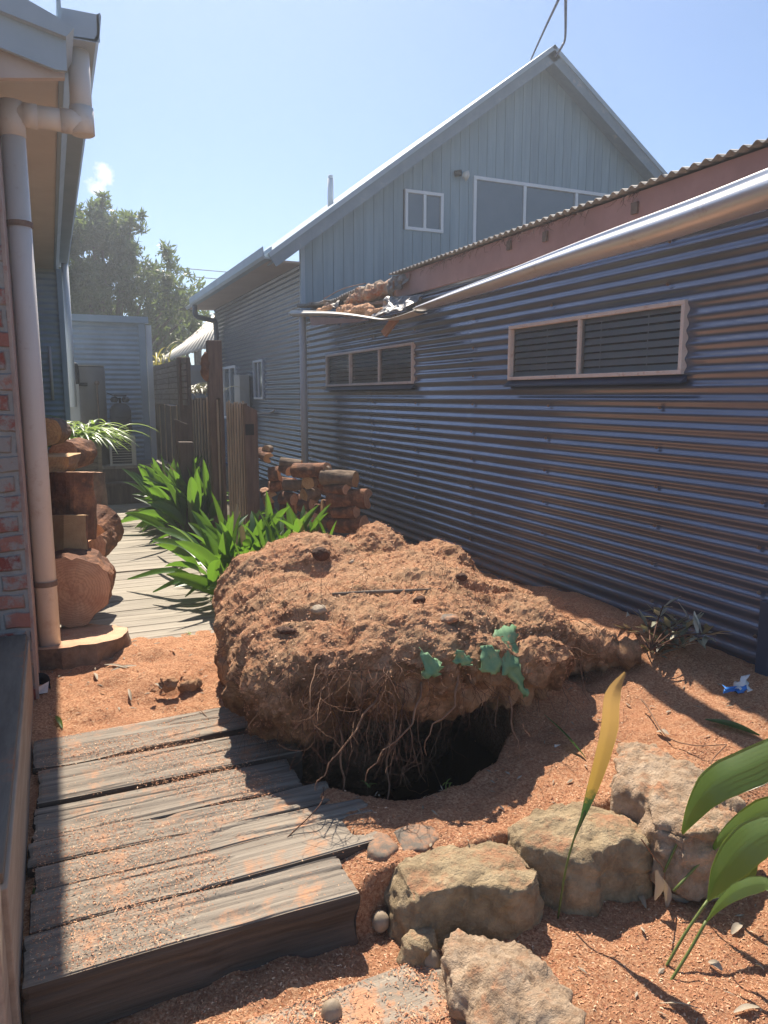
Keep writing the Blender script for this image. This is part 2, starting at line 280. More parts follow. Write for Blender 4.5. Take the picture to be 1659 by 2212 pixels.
M['brick'] = brick_mat()

# ------------------------------------------------------------------ building helpers
def tag(o, label=None, cat=None, group=None, kind=None):
    if label: o['label'] = label
    if cat: o['category'] = cat
    if group: o['group'] = group
    if kind: o['kind'] = kind
    return o
def thing(name, loc, label, cat, group=None, kind=None):
    o = bpy.data.objects.new(name, None); COL.objects.link(o); o.location = loc; o.empty_display_size = .1
    return tag(o, label, cat, group, kind)
def raw(name, V, F, mats, parent=None, smooth=False, mi=None, loc=None):
    V = np.asarray(V, dtype=np.float32).reshape(-1, 3)
    off = Vector((0, 0, 0))
    p = parent
    while p is not None: off = off + Vector(p.location); p = p.parent
    me = bpy.data.meshes.new(name)
    o = bpy.data.objects.new(name, me)
    if loc is not None: off = off + Vector(loc); o.location = loc
    V = V - np.array(off, dtype=np.float32)
    if isinstance(F, np.ndarray):
        k = F.shape[1]; me.vertices.add(len(V)); me.vertices.foreach_set('co', V.ravel())
        me.loops.add(F.size); me.loops.foreach_set('vertex_index', F.ravel().astype(np.int32))
        me.polygons.add(len(F)); me.polygons.foreach_set('loop_start', np.arange(0, F.size, k, dtype=np.int32)); me.polygons.foreach_set('loop_total', np.full(len(F), k, dtype=np.int32))
        me.update(calc_edges=True)
    else:
        me.from_pydata([tuple(map(float, v)) for v in V], [], F)
    if not isinstance(mats, (list, tuple)): mats = [mats]
    for q in mats: me.materials.append(q)
    if mi is not None: me.polygons.foreach_set('material_index', np.array(mi, dtype=np.int32))
    if smooth: me.polygons.foreach_set('use_smooth', np.ones(len(me.polygons), dtype=bool))
    COL.objects.link(o)
    if parent: o.parent = parent
    return o
class MB:
    def __init__(s): s.v = []; s.f = []; s.m = []
    def add(s, vs, fs, mi=0):
        n = len(s.v); s.v += [tuple(v) for v in vs]; s.f += [tuple(i + n for i in f) for f in fs]; s.m += [mi] * len(fs); return s
    def box(s, x0, x1, y0, y1, z0, z1, mi=0):
        return s.add([(x0, y0, z0), (x1, y0, z0), (x1, y1, z0), (x0, y1, z0), (x0, y0, z1), (x1, y0, z1), (x1, y1, z1), (x0, y1, z1)],
                     [(0, 3, 2, 1), (4, 5, 6, 7), (0, 1, 5, 4), (1, 2, 6, 5), (2, 3, 7, 6), (3, 0, 4, 7)], mi)
    def beam(s, a, b, wd, th, up=(0, 0, 1), mi=0):
        a, b = Vector(a), Vector(b); d = (b - a).normalized(); up = Vector(up); sv = d.cross(up).normalized() * (wd / 2); uv = sv.cross(d).normalized() * (th / 2)
        vs = [a - sv - uv, a + sv - uv, a + sv + uv, a - sv + uv, b - sv - uv, b + sv - uv, b + sv + uv, b - sv + uv]
        return s.add(vs, [(0, 3, 2, 1), (4, 5, 6, 7), (0, 1, 5, 4), (1, 2, 6, 5), (2, 3, 7, 6), (3, 0, 4, 7)], mi)
    def prism(s, poly, ax, a0, a1, mi=0):   # poly in the two other axes, in order
        n = len(poly)
        def mkp(p, t): q = list(p); q.insert(ax, t); return tuple(q)
        return s.add([mkp(p, a0) for p in poly] + [mkp(p, a1) for p in poly],
                     [tuple(range(n))[::-1], tuple(range(n, 2 * n))] + [(i, (i + 1) % n, n + (i + 1) % n, n + i) for i in range(n)], mi)
    def tube(s, pts, rad, seg=8, mi=0, cap=True):
        pts = [Vector(p) for p in pts]; n = len(pts)
        if not isinstance(rad, (list, tuple)): rad = [rad] * n
        vs = []; u = None
        for i, p in enumerate(pts):
            d = (pts[min(i + 1, n - 1)] - pts[max(i - 1, 0)]).normalized()
            if u is None: u = d.cross(Vector((.31, .2, .93)) if abs(d.z) < .9 else Vector((1, 0, 0))).normalized()
            else: u = (u - d * u.dot(d)).normalized()
            w_ = d.cross(u)
            for k in range(seg): a = 2 * math.pi * k / seg; vs.append(p + (u * math.cos(a) + w_ * math.sin(a)) * rad[i])
        fs = [(i * seg + k, i * seg + (k + 1) % seg, (i + 1) * seg + (k + 1) % seg, (i + 1) * seg + k) for i in range(n - 1) for k in range(seg)]
        if cap: fs += [tuple(range(seg))[::-1], tuple(range((n - 1) * seg, n * seg))]
        return s.add(vs, fs, mi)
    def ribbon(s, pts, wid, side, fold=.15, cols=4, mi=0, rib=0):
        pts = [Vector(p) for p in pts]; side = Vector(side).normalized(); n = len(pts); vs = []
        for i, p in enumerate(pts):
            d = (pts[min(i + 1, n - 1)] - pts[max(i - 1, 0)]).normalized(); sv = (side - d * side.dot(d)).normalized(); nv = sv.cross(d)
            for k in range(cols + 1):
                t = k / cols * 2 - 1
                vs.append(p + sv * (t * wid[i] / 2) + nv * (abs(t) ** 1.3 * fold * wid[i] + (rib * wid[i] if k % 2 else 0)))
        c = cols + 1
        return s.add(vs, [(i * c + k, i * c + k + 1, (i + 1) * c + k + 1, (i + 1) * c + k) for i in range(n - 1) for k in range(cols)], mi)
    def build(s, name, mats, parent=None, smooth=False, loc=None, bevel=0):
        o = raw(name, s.v, s.f, mats, parent, smooth, s.m, loc)
        if bevel:
            b = o.modifiers.new('b', 'BEVEL'); b.width = bevel; b.segments = 2; b.limit_method = 'ANGLE'
        return o
def curve(pts, n=8):   # Catmull-Rom through the points
    P = [Vector(p) for p in pts]; P = [P[0] * 2 - P[1]] + P + [P[-1] * 2 - P[-2]]; out = []
    for i in range(1, len(P) - 2):
        for k in range(n):
            t = k / n; a, b, c, d = P[i - 1:i + 3]
            out.append(.5 * ((2 * b) + (c - a) * t + (2 * a - 5 * b + 4 * c - d) * t * t + (3 * b - a - 3 * c + d) * t ** 3))
    out.append(P[-2]); return out
def lerps(v, n):
    out = []
    for i in range(len(v) - 1): out += [v[i] + (v[i + 1] - v[i]) * k / n for k in range(n)]
    return out + [v[-1]]

# corrugated sheet on a vertical plane.  ax: 0 = the sheet faces -X (runs along Y), 1 = it faces -Y (runs along X)
PITCH = .0762
def corr_wall(mb, ax, c, a0, a1, z0, z1, holes=(), amp=.009, ripple=0, step=.06, seg=8, ztop=None):
    cuts = sorted({a0, a1} | {h[0] for h in holes} | {h[1] for h in holes})
    for i in range(len(cuts) - 1):
        p, q = cuts[i], cuts[i + 1]; zr = [(z0, z1)]
        for h in holes:
            if h[0] <= p + 1e-6 and h[1] >= q - 1e-6: zr = [(z0, h[2]), (h[3], z1)]
        for (u, v) in zr:
            na = max(1, int((q - p) / step)); nz = max(2, int(round((v - u) / PITCH * seg)))
            A = np.linspace(p, q, na + 1); Zs = np.linspace(u, v, nz + 1); AA, ZZ = np.meshgrid(A, Zs, indexing='ij')
            d = -np.cos(ZZ / PITCH * 2 * math.pi) * amp
            if ax == 0: d = d - .004 * (((AA - a0) / 1.06) % 1 < .02)
            if ripple:
                pp = np.stack([AA.ravel() * 1.2, ZZ.ravel() * 2, np.zeros(AA.size)], 1); d = d + (fbm(pp, 2, 3, 5) * ripple).reshape(AA.shape)
            D = c + d
            P = np.stack([D, AA, ZZ], -1) if ax == 0 else np.stack([AA, D, ZZ], -1)
            n = nz + 1
            fs = [(x * n + y, x * n + y + 1, (x + 1) * n + y + 1, (x + 1) * n + y) for x in range(na) for y in range(nz)]
            mb.add([tuple(t) for t in P.reshape(-1, 3)], fs)
    return mb

# ------------------------------------------------------------------ terrain
def hgt(X, Y):
    P = np.stack([X, Y, np.zeros_like(X)], -1).reshape(-1, 3)
    n1 = fbm(P, 2.2, 4, 3).reshape(X.shape); n2 = fbm(P, 11, 4, 9).reshape(X.shape)
    hi = .0 + .10 * ss(X, 2.2, 3.1) + .05 * ss(X, 1.4, 2.1) * ss(Y, 4.4, 3.0)
    lo = -.172 + .10 * ss(X, 1.5, 3.0)
    yb = 2.05 - .02 * ss(X, .95, 1.3) - .3 * ss(X, 2.3, 2.9)
    bw = .03 + .45 * ss(X, 1.7, 2.7)
    z = lo + (hi - lo) * ss(Y, yb - bw, yb + .03)
    sl = (1 - ss(X, .80, .93)) * ss(Y, 2.00, 2.05) * (1 - ss(Y, 3.50, 3.56))       # bedding under the sleepers
    z = z * (1 - sl) + sl * (-.028)
    fr = np.exp(-((X - .35) / .7) ** 2) * ss(Y, 3.5, 3.75) * (1 - ss(Y, 4.5, 4.95))
    z = z + .045 * fr * (1 + n1)
    z = z - .16 * ss(Y, 4.85, 5.15) * (1 - ss(X, 1.15, 1.3))
    z = z + .16 * np.exp(-((X - 2.95) / .3) ** 2 - ((Y - 3.75) / .9) ** 2) + .07 * np.exp(-((X - 2.85) / .3) ** 2 - ((Y - 2.95) / .35) ** 2)
    z = z + .12 * np.exp(-((X - 2.15) / .22) ** 2 - ((Y - 2.85) / .16) ** 2)
    z = z + (n1 * .018 + n2 * .011) * (1 - .7 * sl)
    e = ((X - 1.42) / .62) ** 2 + ((Y - 3.1 - .18 * (X - 1.42)) / .66) ** 2
    hole = 1 - ss(e + n2 * .05, .72, 1.02)
    return z - hole * .75
def axis(lo, f0, f1, hi, fine, grow):
    mid = list(np.arange(f0, f1, fine)); a = []; s_ = fine; p = f0
    while p > lo: s_ *= grow; p -= s_; a.append(p)
    b = []; s_ = fine; p = mid[-1]
    while p < hi: s_ *= grow; p += s_; b.append(p)
    return np.array(a[::-1] + mid + b)
ax_ = axis(-600, -.3, 3.3, 600, .0125, 1.12); ay_ = axis(-300, 1.0, 5.2, 900, .0125, 1.1)
GX, GY = np.meshgrid(ax_, ay_, indexing='ij'); GZ = hgt(GX, GY)
far = ss(np.maximum(np.abs(GX - 1.5), np.abs(GY - 6)), 12, 40); GZ = GZ * (1 - far) + -.2 * far
nx, ny = GX.shape; idx = np.arange(nx * ny).reshape(nx, ny)
F = np.stack([idx[:-1, :-1], idx[1:, :-1], idx[1:, 1:], idx[:-1, 1:]], -1).reshape(-1, 4)
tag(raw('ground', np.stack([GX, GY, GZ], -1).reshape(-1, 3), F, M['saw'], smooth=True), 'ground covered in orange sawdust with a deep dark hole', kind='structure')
def gz(x, y): return float(hgt(np.array([[x]], dtype=float), np.array([[y]], dtype=float))[0, 0])

# shavings scattered on the ground
def chips(name, P, N, size, mat, parent=None, kind='stuff', label=None, cat=None):
    n = len(P); a = nrs.rand(n) * 6.283
    T = np.stack([np.cos(a), np.sin(a), nrs.randn(n) * .35], 1)
    T -= N * (T * N).sum(1)[:, None] * .6; T /= np.linalg.norm(T, axis=1)[:, None]
    B = np.cross(N, T); B += N * (nrs.randn(n) * .5)[:, None]; B /= np.linalg.norm(B, axis=1)[:, None]
    L = size * (.5 + nrs.rand(n) ** 2 * 1.6); W = L * (.16 + .3 * nrs.rand(n)); C = P + N * (L * .12)[:, None]
    T = T * L[:, None] / 2; B = B * W[:, None] / 2; K = N * (L * .18)[:, None]
    V = np.stack([C - T - B, C - B + K, C + T - B, C + T + B, C + B + K, C - T + B], 1).reshape(-1, 3)
    i = np.arange(n)[:, None] * 6
    Fq = np.concatenate([i + np.array([[0, 1, 4, 5]]), i + np.array([[1, 2, 3, 4]])], 0)
    return tag(raw(name, V, Fq.astype(np.int32), mat, parent), label, cat, kind=kind)
def ground_pts(n, x0, x1, y0, y1):
    x = x0 + nrs.rand(n) * (x1 - x0); y = y0 + nrs.rand(n) * (y1 - y0); return x, y
xs1, ys1 = ground_pts(95000, -.2, 3.15, 1.0, 4.95); xs2, ys2 = ground_pts(60000, .2, 2.6, .95, 2.2)
X_, Y_ = np.concatenate([xs1, xs2]), np.concatenate([ys1, ys2])
Z_ = hgt(X_, Y_); k = Z_ > -.3; X_, Y_, Z_ = X_[k], Y_[k], Z_[k]
e_ = .01; nx_ = -(hgt(X_ + e_, Y_) - Z_) / e_; ny_ = -(hgt(X_, Y_ + e_) - Z_) / e_
N_ = np.stack([nx_, ny_, np.ones_like(nx_)], 1); N_ /= np.linalg.norm(N_, axis=1)[:, None]
chips('sawdust_shavings', np.stack([X_, Y_, Z_], 1), N_, .0052, M['chip'], label='loose orange wood shavings strewn over the ground', cat='sawdust')

# ------------------------------------------------------------------ root ball
def blob_mesh(parts, voxel):
    V = []; Fs = []
    import bmesh
    bm = bmesh.new()
    for (c, r, *rot) in parts:
        q = bmesh.ops.create_icosphere(bm, subdivisions=4, radius=1)
        Mx = Matrix.Translation(c) @ (Matrix.Rotation(rot[0], 4, 'Z') if rot else Matrix.Identity(4)) @ (Matrix.Rotation(rot[1], 4, 'Y') if len(rot) > 1 else Matrix.Identity(4)) @ Matrix.Diagonal((*r, 1))
        bmesh.ops.transform(bm, matrix=Mx, verts=q['verts'])
    me = bpy.data.meshes.new('tmp'); bm.to_mesh(me); bm.free()
    o = bpy.data.objects.new('tmp', me); COL.objects.link(o)
    md = o.modifiers.new('r', 'REMESH'); md.mode = 'VOXEL'; md.voxel_size = voxel
    sm = o.modifiers.new('s', 'SMOOTH'); sm.iterations = 14; sm.factor = .5
    ev = o.evaluated_get(bpy.context.evaluated_depsgraph_get()); m2 = ev.to_mesh()
    V = np.empty(len(m2.vertices) * 3); m2.vertices.foreach_get('co', V); N = np.empty(len(m2.vertices) * 3); m2.vertices.foreach_get('normal', N)
    Fs = [tuple(p.vertices) for p in m2.polygons]; ev.to_mesh_clear()
    bpy.data.objects.remove(o); bpy.data.meshes.remove(me)
    return V.reshape(-1, 3), N.reshape(-1, 3), Fs
ball_parts = [((1.60, 3.72, .18), (.88, .66, .50)), ((1.26, 3.95, .40), (.50, .36, .36)), ((1.74, 4.02, .47), (.24, .32, .33)), ((2.06, 3.92, .35), (.34, .38, .34)),
              ((1.42, 2.90, .40), (.58, .36, .26)), ((.98, 3.17, .29), (.33, .42, .28)), ((1.93, 2.99, .33), (.42, .38, .25)), ((1.5, 3.75, -.3), (.66, .4, .4)), ((2.25, 3.5, .16), (.38, .4, .32)),
              ((2.38, 3.02, .25), (.30, .12, .12), -.35, .1), ((1.5, 3.3, .5), (.7, .5, .18)), ((1.5, 3.5, .42), (.78, .55, .22)), ((1.06, 3.58, .38), (.38, .5, .26)), ((1.45, 3.35, .42), (.7, .5, .24))]
V, N, Fb = blob_mesh(ball_parts, .0125)
d = .034 * fbm(V, 2.6, 3, 21) + .016 * fbm(V, 12, 4, 33, .6)
d += -.035 * np.clip(1 - np.abs(vn(V * 2.4, 71)) * 7, 0, 1)              # gullies
under = ss(.25 - N[:, 2], 0, .6) * ss(3.5 - V[:, 1], -.1, .3)
stri = fbm(V * np.array([16, 16, 2.2]), 1, 3, 44)
d += under * stri * .035
V2 = V + N * d[:, None]
crumb = np.clip(vn(V * 45, 50), 0, 1) * .009 + np.clip(vn(V * 27, 55), 0, 1) * .009
V2 += N * crumb[:, None]
LATER = []
rb = thing('root_ball', (1.6, 3.6, 0), 'large upturned tree root ball caked in soil and orange sawdust beside the hole', 'root ball')
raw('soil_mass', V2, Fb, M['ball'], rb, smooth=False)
kk = nrs.choice(len(V2), 32000, p=np.clip(N[:, 2] + .25, 0.02, 1) / np.clip(N[:, 2] + .25, 0.02, 1).sum())
tag(chips('sawdust_crumbs', V2[kk] + nrs.randn(len(kk), 3) * .004, N[kk], 0.0065, M['chip'], rb))
# projecting lateral root
a, b_ = Vector((2.25, 3.32, .16)), Vector((3.0, 3.1, .12))
lim = [(2.1, 3.1, .29), (2.35, 3.0, .30), (2.5, 2.93, .265), (2.6, 2.88, .235), (2.70, 2.83, .235)]
pts = curve(lim, 6); mb = MB(); mb.tube(pts, [.13 - .075 * min(1, i / 14) + .012 * math.sin(i * 1.3) + (.018 if i > 20 else 0) for i in range(len(pts))], 14)
vv = np.array(mb.v); vv += fbm(vv, 16, 4, 8)[:, None] * .014
raw('lateral_root', vv, mb.f, M['ball'], rb, smooth=True)
def droop_root(p, d0, L, r0, wob=.5, grav=.8, seg=10, r=rnd):
    p = Vector(p); d = Vector(d0).normalized(); pts = [p.copy()]
    for i in range(seg):
        d = (d + Vector((r.gauss(0, wob), r.gauss(0, wob), r.gauss(0, wob) - grav * .35)) * .5).normalized(); p = p + d * (L / seg); pts.append(p.copy())
    pts = curve(pts, 2)
    return pts, [max(.0008, r0 * (1 - .8 * i / (len(pts) - 1))) for i in range(len(pts))]
front = np.where((V2[:, 1] < 3.0) & (V2[:, 2] > .12) & (V2[:, 2] < .5) & (N[:, 1] < -.3) & (V2[:, 0] > .8))[0]
rr = random.Random(5)
for i in range(99):
    k = front[rr.randrange(len(front))]
    if i < 74:   # dense hanging bunch on the left of the face
        for _ in range(60):
            if .85 < V2[k, 0] < 1.30 and V2[k, 2] > .2: break
            k = front[rr.randrange(len(front))]
    p = Vector(V2[k]); L = rr.uniform(.12, .38); mb = MB()
    pts, rad = droop_root(p - Vector(N[k]) * .02, Vector(N[k]) + Vector((rr.uniform(-.5, .2), -.3, -.3)), L, rr.choice([.0013, .0017, .0022, .0028, .0034]), .42, .8, 10, rr)
    mb.tube(pts, rad, 5)
    for _q in range(rr.choice([1, 2, 3])):
        q = pts[int(len(pts) * rr.uniform(.2, .8))]; p2, r2 = droop_root(q, Vector((rr.uniform(-1, 1), -.5, -.6)), L * .6, .0013, .6, .6, 7, rr); mb.tube(p2, r2, 4)
    mb.build('root', M['root'] if rr.random() < .45 else M['rootdark'], rb, smooth=True)
mb = MB(); allf = np.where((V2[:, 1] < 3.6) & (V2[:, 2] > -.1) & (N[:, 1] < 0))[0]
for i in range(900):
    k = allf[rr.randrange(len(allf))]; pts, rad = droop_root(V2[k], Vector(N[k]) + Vector((0, 0, -.5)), rr.uniform(.04, .16), .001, .7, .6, 6, rr); mb.tube(pts, rad, 3, cap=False)
tag(mb.build('fine_roots', M['rootdark'], rb), kind='stuff')
for pl in ([(1.15, 2.72, .38), (1.0, 2.62, .28), (.86, 2.58, .16), (.80, 2.55, .1)], [(1.3, 2.66, .4), (1.22, 2.58, .28), (1.05, 2.52, .2), (.98, 2.5, .12)], [(1.45, 2.64, .45), (1.40, 2.56, .33), (1.28, 2.54, .26), (1.25, 2.52, .16)], [(1.0, 2.8, .2), (.98, 2.72, .05), (.97, 2.7, -.1), (.95, 2.62, -.03)],
           [(1.75, 2.7, .25), (1.72, 2.6, .12), (1.74, 2.55, .0), (1.78, 2.5, -.03)], [(1.2, 2.75, .2), (1.17, 2.7, 0), (1.13, 2.6, -.1), (1.11, 2.55, -.06)]):
    mb = MB(); pts = curve(pl, 6); pts = [p + Vector((math.sin(i * 1.1) * .008, -.11, math.cos(i * 1.7) * .006)) for i, p in enumerate(pts)]
    mb.tube(pts, [.0055 - .0042 * i / len(pts) for i in range(len(pts))], 6); mb.build('root', M['root'], rb, smooth=True)
def on_ball(x, y, lift=.0):   # where a sight line first meets the root ball
    d = ray(x, y).normalized(); o = np.array([0, 0, CH]); w_ = V2 - o; t = w_ @ np.array(d); dd = np.linalg.norm(w_ - t[:, None] * np.array(d), axis=1)
    ok = np.where(dd < .014)[0]
    if len(ok) == 0: return PY(x, y, 3.2)
    k = ok[np.argmin(t[ok])]; return Vector(V2[k]) - d * lift
mb = MB(); pts = [on_ball(720, 1278, .012), on_ball(800, 1274, .02), on_ball(880, 1272, .012), on_ball(955, 1266, .02)]; mb.tube(curve(pts, 4), [.006, .007, .008, .009, .01, .01, .009, .009, .008, .007, .005, .004, .003], 6)
tag(mb.build('fallen_stick', M['rafterdk'], smooth=True), 'thin dark stick lying across the top of the root ball', 'stick')

for (u, v, r_, m_, lb) in ((685, 1318, (.045, .03, .022), 'pebble', 'pale flat stone resting on the left top of the root ball'), (975, 1338, (.05, .04, .016), 'slate', 'flat grey stone embedded in the crest of the root ball'), (690, 1195, (.045, .04, .04), 'earth', 'dark round clod stuck high on the back of the root ball'),
                        (620, 1360, (.06, .03, .018), 'earth', 'dark lump standing in for the shaded hollow on the left shoulder of the root ball'), (905, 1290, (.03, .03, .02), 'earth', 'small dark clod on the middle of the root ball'), (1000, 1245, (.035, .03, .025), 'earth', 'dark clod on the right back slope of the root ball'), (760, 1210, (.02, .02, .02), 'pebble', 'little pebble on the back slope of the root ball')):  # left shoulder lump is added for the dark of a shaded hollow
    LATER.append((u, v, r_, m_, lb))
# torn green weed mat on the root ball
def sheet(name, quads, mat, label, cat, seed=1, thick=.002, parent=None):
    mb = MB(); r = random.Random(seed)
    for q in quads:
        a, b, c, d_ = [Vector(p) for p in q]; n = 7; vs = []
        for i in range(n + 1):
            for j in range(n + 1):
                u, v = i / n, j / n; p = (a * (1 - u) + b * u) * (1 - v) + (d_ * (1 - u) + c * u) * v
                if i in (0, n) or j in (0, n): p = p + Vector((r.uniform(-1, 1), r.uniform(-1, 1), r.uniform(-1, 1))) * .010
                vs.append(p + Vector((0, -1, .3)) * (math.sin(u * 7 + seed) * math.cos(v * 6)) * .010)
        mb.add(vs, [(i * (n + 1) + j, (i + 1) * (n + 1) + j, (i + 1) * (n + 1) + j + 1, i * (n + 1) + j + 1) for i in range(n) for j in range(n)])
    o = mb.build(name, mat, parent, smooth=True); s_ = o.modifiers.new('s', 'SOLIDIFY'); s_.thickness = thick
    if label: tag(o, label, cat)
    return o
ob = lambda x, y: on_ball(x, y, .03)
t = thing('torn_weed_mat', ob(1080, 1400), 'torn green fabric mat snagged on the right front of the root ball', 'fabric')
sheet('fabric_flap', [(ob(1070, 1360), ob(1115, 1345), ob(1130, 1440), ob(1085, 1450))], M['fabric'], None, None, 2, parent=t)
p0 = ob(1095, 1440); p1 = ob(1125, 1440)
sheet('fabric_flap', [(p0, p1, p1 + Vector((.03, -.03, -.13)), p1 + Vector((.02, -.03, -.15)))], M['fabric'], None, None, 3, parent=t)
sheet('fabric_flap', [(ob(1045, 1395), ob(1085, 1410), ob(1080, 1450), ob(1040, 1450))], M['fabric'], None, None, 4, parent=t)
sheet('fabric_flap', [(ob(915, 1400), ob(955, 1430), ob(950, 1465), ob(920, 1470))], M['fabric'], None, None, 5, parent=t)
sheet('fabric_flap', [(ob(985, 1400), ob(1030, 1420), ob(1020, 1440), ob(980, 1430))], M['fabric'], None, None, 6, parent=t)

# ------------------------------------------------------------------ timber sleepers
def gbox(x0, x1, y0, y1, z0, z1, st, disp, seed, sq=.012):
    vs = []; fs = []; gr = []; nxx, nyy, nzz = [max(2, int((b - a) / s_)) for a, b, s_ in ((x0, x1, st[0]), (y0, y1, st[1]), (z0, z1, st[2]))]
    def face(f, nu, nv, flip, side_=1):
        n0 = len(vs)
        for i in range(nu + 1):
            for j in range(nv + 1): vs.append(f(i / nu, j / nv))
        for i in range(nu):
            for j in range(nv):
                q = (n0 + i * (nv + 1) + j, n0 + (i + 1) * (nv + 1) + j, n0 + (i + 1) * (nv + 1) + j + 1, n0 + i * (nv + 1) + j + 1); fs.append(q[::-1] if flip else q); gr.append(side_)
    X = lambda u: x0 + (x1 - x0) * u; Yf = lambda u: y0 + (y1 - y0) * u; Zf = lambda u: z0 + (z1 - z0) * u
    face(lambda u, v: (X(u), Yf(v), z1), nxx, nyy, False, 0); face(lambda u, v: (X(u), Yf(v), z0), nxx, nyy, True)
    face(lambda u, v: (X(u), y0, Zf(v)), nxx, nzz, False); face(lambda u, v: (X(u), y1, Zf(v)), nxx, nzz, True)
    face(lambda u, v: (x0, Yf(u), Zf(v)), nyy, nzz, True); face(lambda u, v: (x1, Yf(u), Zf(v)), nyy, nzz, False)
    P = np.array(vs); c = np.array([(x0 + x1) / 2, (y0 + y1) / 2, (z0 + z1) / 2]); hf = np.array([(x1 - x0), (y1 - y0), (z1 - z0)]) / 2
    e = np.clip((np.abs(P - c) - (hf - sq)) / sq, 0, 1); ecount = (e > .5).sum(1)
    P = P - np.sign(P - c) * e * (ecount > 1)[:, None] * sq * .35
    G = P * np.array([1.3, 14, 14]) + seed * 7.7
    nrm = np.sign(P - c) * (e > .5)
    dd = fbm(G, 1, 4, seed) * disp - np.clip(1 - np.abs(vn(P * np.array([1.3, 13, 13]) + seed * 3, seed + 5)) * 8, 0, 1) * .007 - np.clip(fbm(P * np.array([2., 7, 7]) + seed, 1, 3, seed + 8) - .45, 0, 1) * .03
    P = P + nrm * dd[:, None]
    P[:, 1] += fbm(P * np.array([1.5, 0, 0]) + seed, 1, 3, seed) * .012
    P[:, 2] += fbm(P * np.array([1.2, 2, 0]) + seed * 2, 1, 3, seed + 3) * .003
    return P, fs, gr
sleep = [(1.975, 2.185, .80, 'front timber sleeper of the step with its deep shaded face'), (2.195, 2.375, .985, 'second timber sleeper from the front, wide and smooth grey'),
         (2.382, 2.515, 1.02, 'narrow cracked timber sleeper just behind the wide smooth one'), (2.522, 2.665, .93, 'timber sleeper half buried in sawdust at its right end'),
         (2.685, 2.925, .84, 'deeply split timber sleeper with splintered left part'), (2.955, 3.225, .92, 'timber sleeper ending in the shadow at the hole'),
         (3.262, 3.54, .80, 'rearmost timber sleeper against the sawdust heap')]
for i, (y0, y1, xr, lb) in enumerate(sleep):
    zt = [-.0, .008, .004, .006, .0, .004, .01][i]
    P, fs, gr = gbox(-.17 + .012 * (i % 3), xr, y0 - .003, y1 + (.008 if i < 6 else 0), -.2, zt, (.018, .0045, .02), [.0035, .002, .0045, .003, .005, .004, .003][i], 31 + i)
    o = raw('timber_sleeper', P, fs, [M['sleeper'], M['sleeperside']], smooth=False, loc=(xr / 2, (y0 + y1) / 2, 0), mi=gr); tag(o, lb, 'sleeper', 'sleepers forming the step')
n = 42000; x = -.15 + nrs.rand(n) * 1.1; y = 1.98 + nrs.rand(n) * 1.55; pn = fbm(np.stack([x, y, 0 * x], 1), 3.4, 4, 90); k = nrs.rand(n) < np.clip(pn * 2.2 + .1, .03, 1)
P = np.stack([x[k], y[k], 0 * x[k] + .009], 1); chips('sawdust_dusting', P, np.tile([0., 0, 1], (len(P), 1)), .0042, M['chip'], label='thin dusting of orange shavings over the timber sleepers', cat='sawdust')

for k_, (y0, y1, x0, x1, lb) in enumerate(((1.60, 1.83, -.1, .98, 'lower timber sleeper nearly buried in sawdust in front of the step'), (1.34, 1.57, -.1, .92, 'nearest buried timber sleeper at the bottom edge of the picture'))):
    P, fs, gr = gbox(x0, x1, y0, y1, -.32, -.166, (.02, .006, .03), .004, 60 + k_); tag(raw('timber_sleeper', P, fs, M['sleeperlow'], loc=((x0 + x1) / 2, (y0 + y1) / 2, -.2)), lb, 'sleeper')
n = 30000; x = -.1 + nrs.rand(n) * 1.05; y = 1.34 + nrs.rand(n) * .48; pn = fbm(np.stack([x, y, 0 * x], 1), 4, 4, 95); k = nrs.rand(n) < np.clip(pn * 2 + .35, .08, 1); P = np.stack([x[k], y[k], 0 * x[k] - .160], 1); chips('sawdust_dusting', P, np.tile([0., 0, 1], (len(P), 1)), .0055, M['chip'], label='loose shavings lying on the buried sleepers in front of the step', cat='sawdust')
# ------------------------------------------------------------------ deck
mb = MB(); y = 4.72; i = 0
while y < 11.2:
    xr = 1.22 + rnd.uniform(-.02, .02) + (.12 if y > 6.8 else 0); mb.box(-.12, xr, y, y + .134, -.03, rnd.uniform(-.002, .002)); y += .14
mb.box(-.12, 1.35, 6.82, 7.0, -.05, .012)
tag(mb.build('deck', M['deck'], bevel=.003), 'weathered grey plank deck running down the side passage', kind='structure')
st = thing('deck_steps', (.8, 11.6, 0), 'two timber steps up to the landing at the end of the passage', 'steps')
mb = MB(); mb.box(.55, 1.6, 11.25, 11.5, .27, .31); mb.box(.55, 1.6, 11.28, 11.3, 0, .27); mb.box(.55, 1.6, 11.5, 11.52, .3, .5); mb.build('step', M['darkwood'], st)
mb = MB(); x = .1
while x < 1.6: mb.box(x, x + .134, 11.48, 12.5, .5, .54); x += .14
mb.build('landing_boards', M['deck'], st)

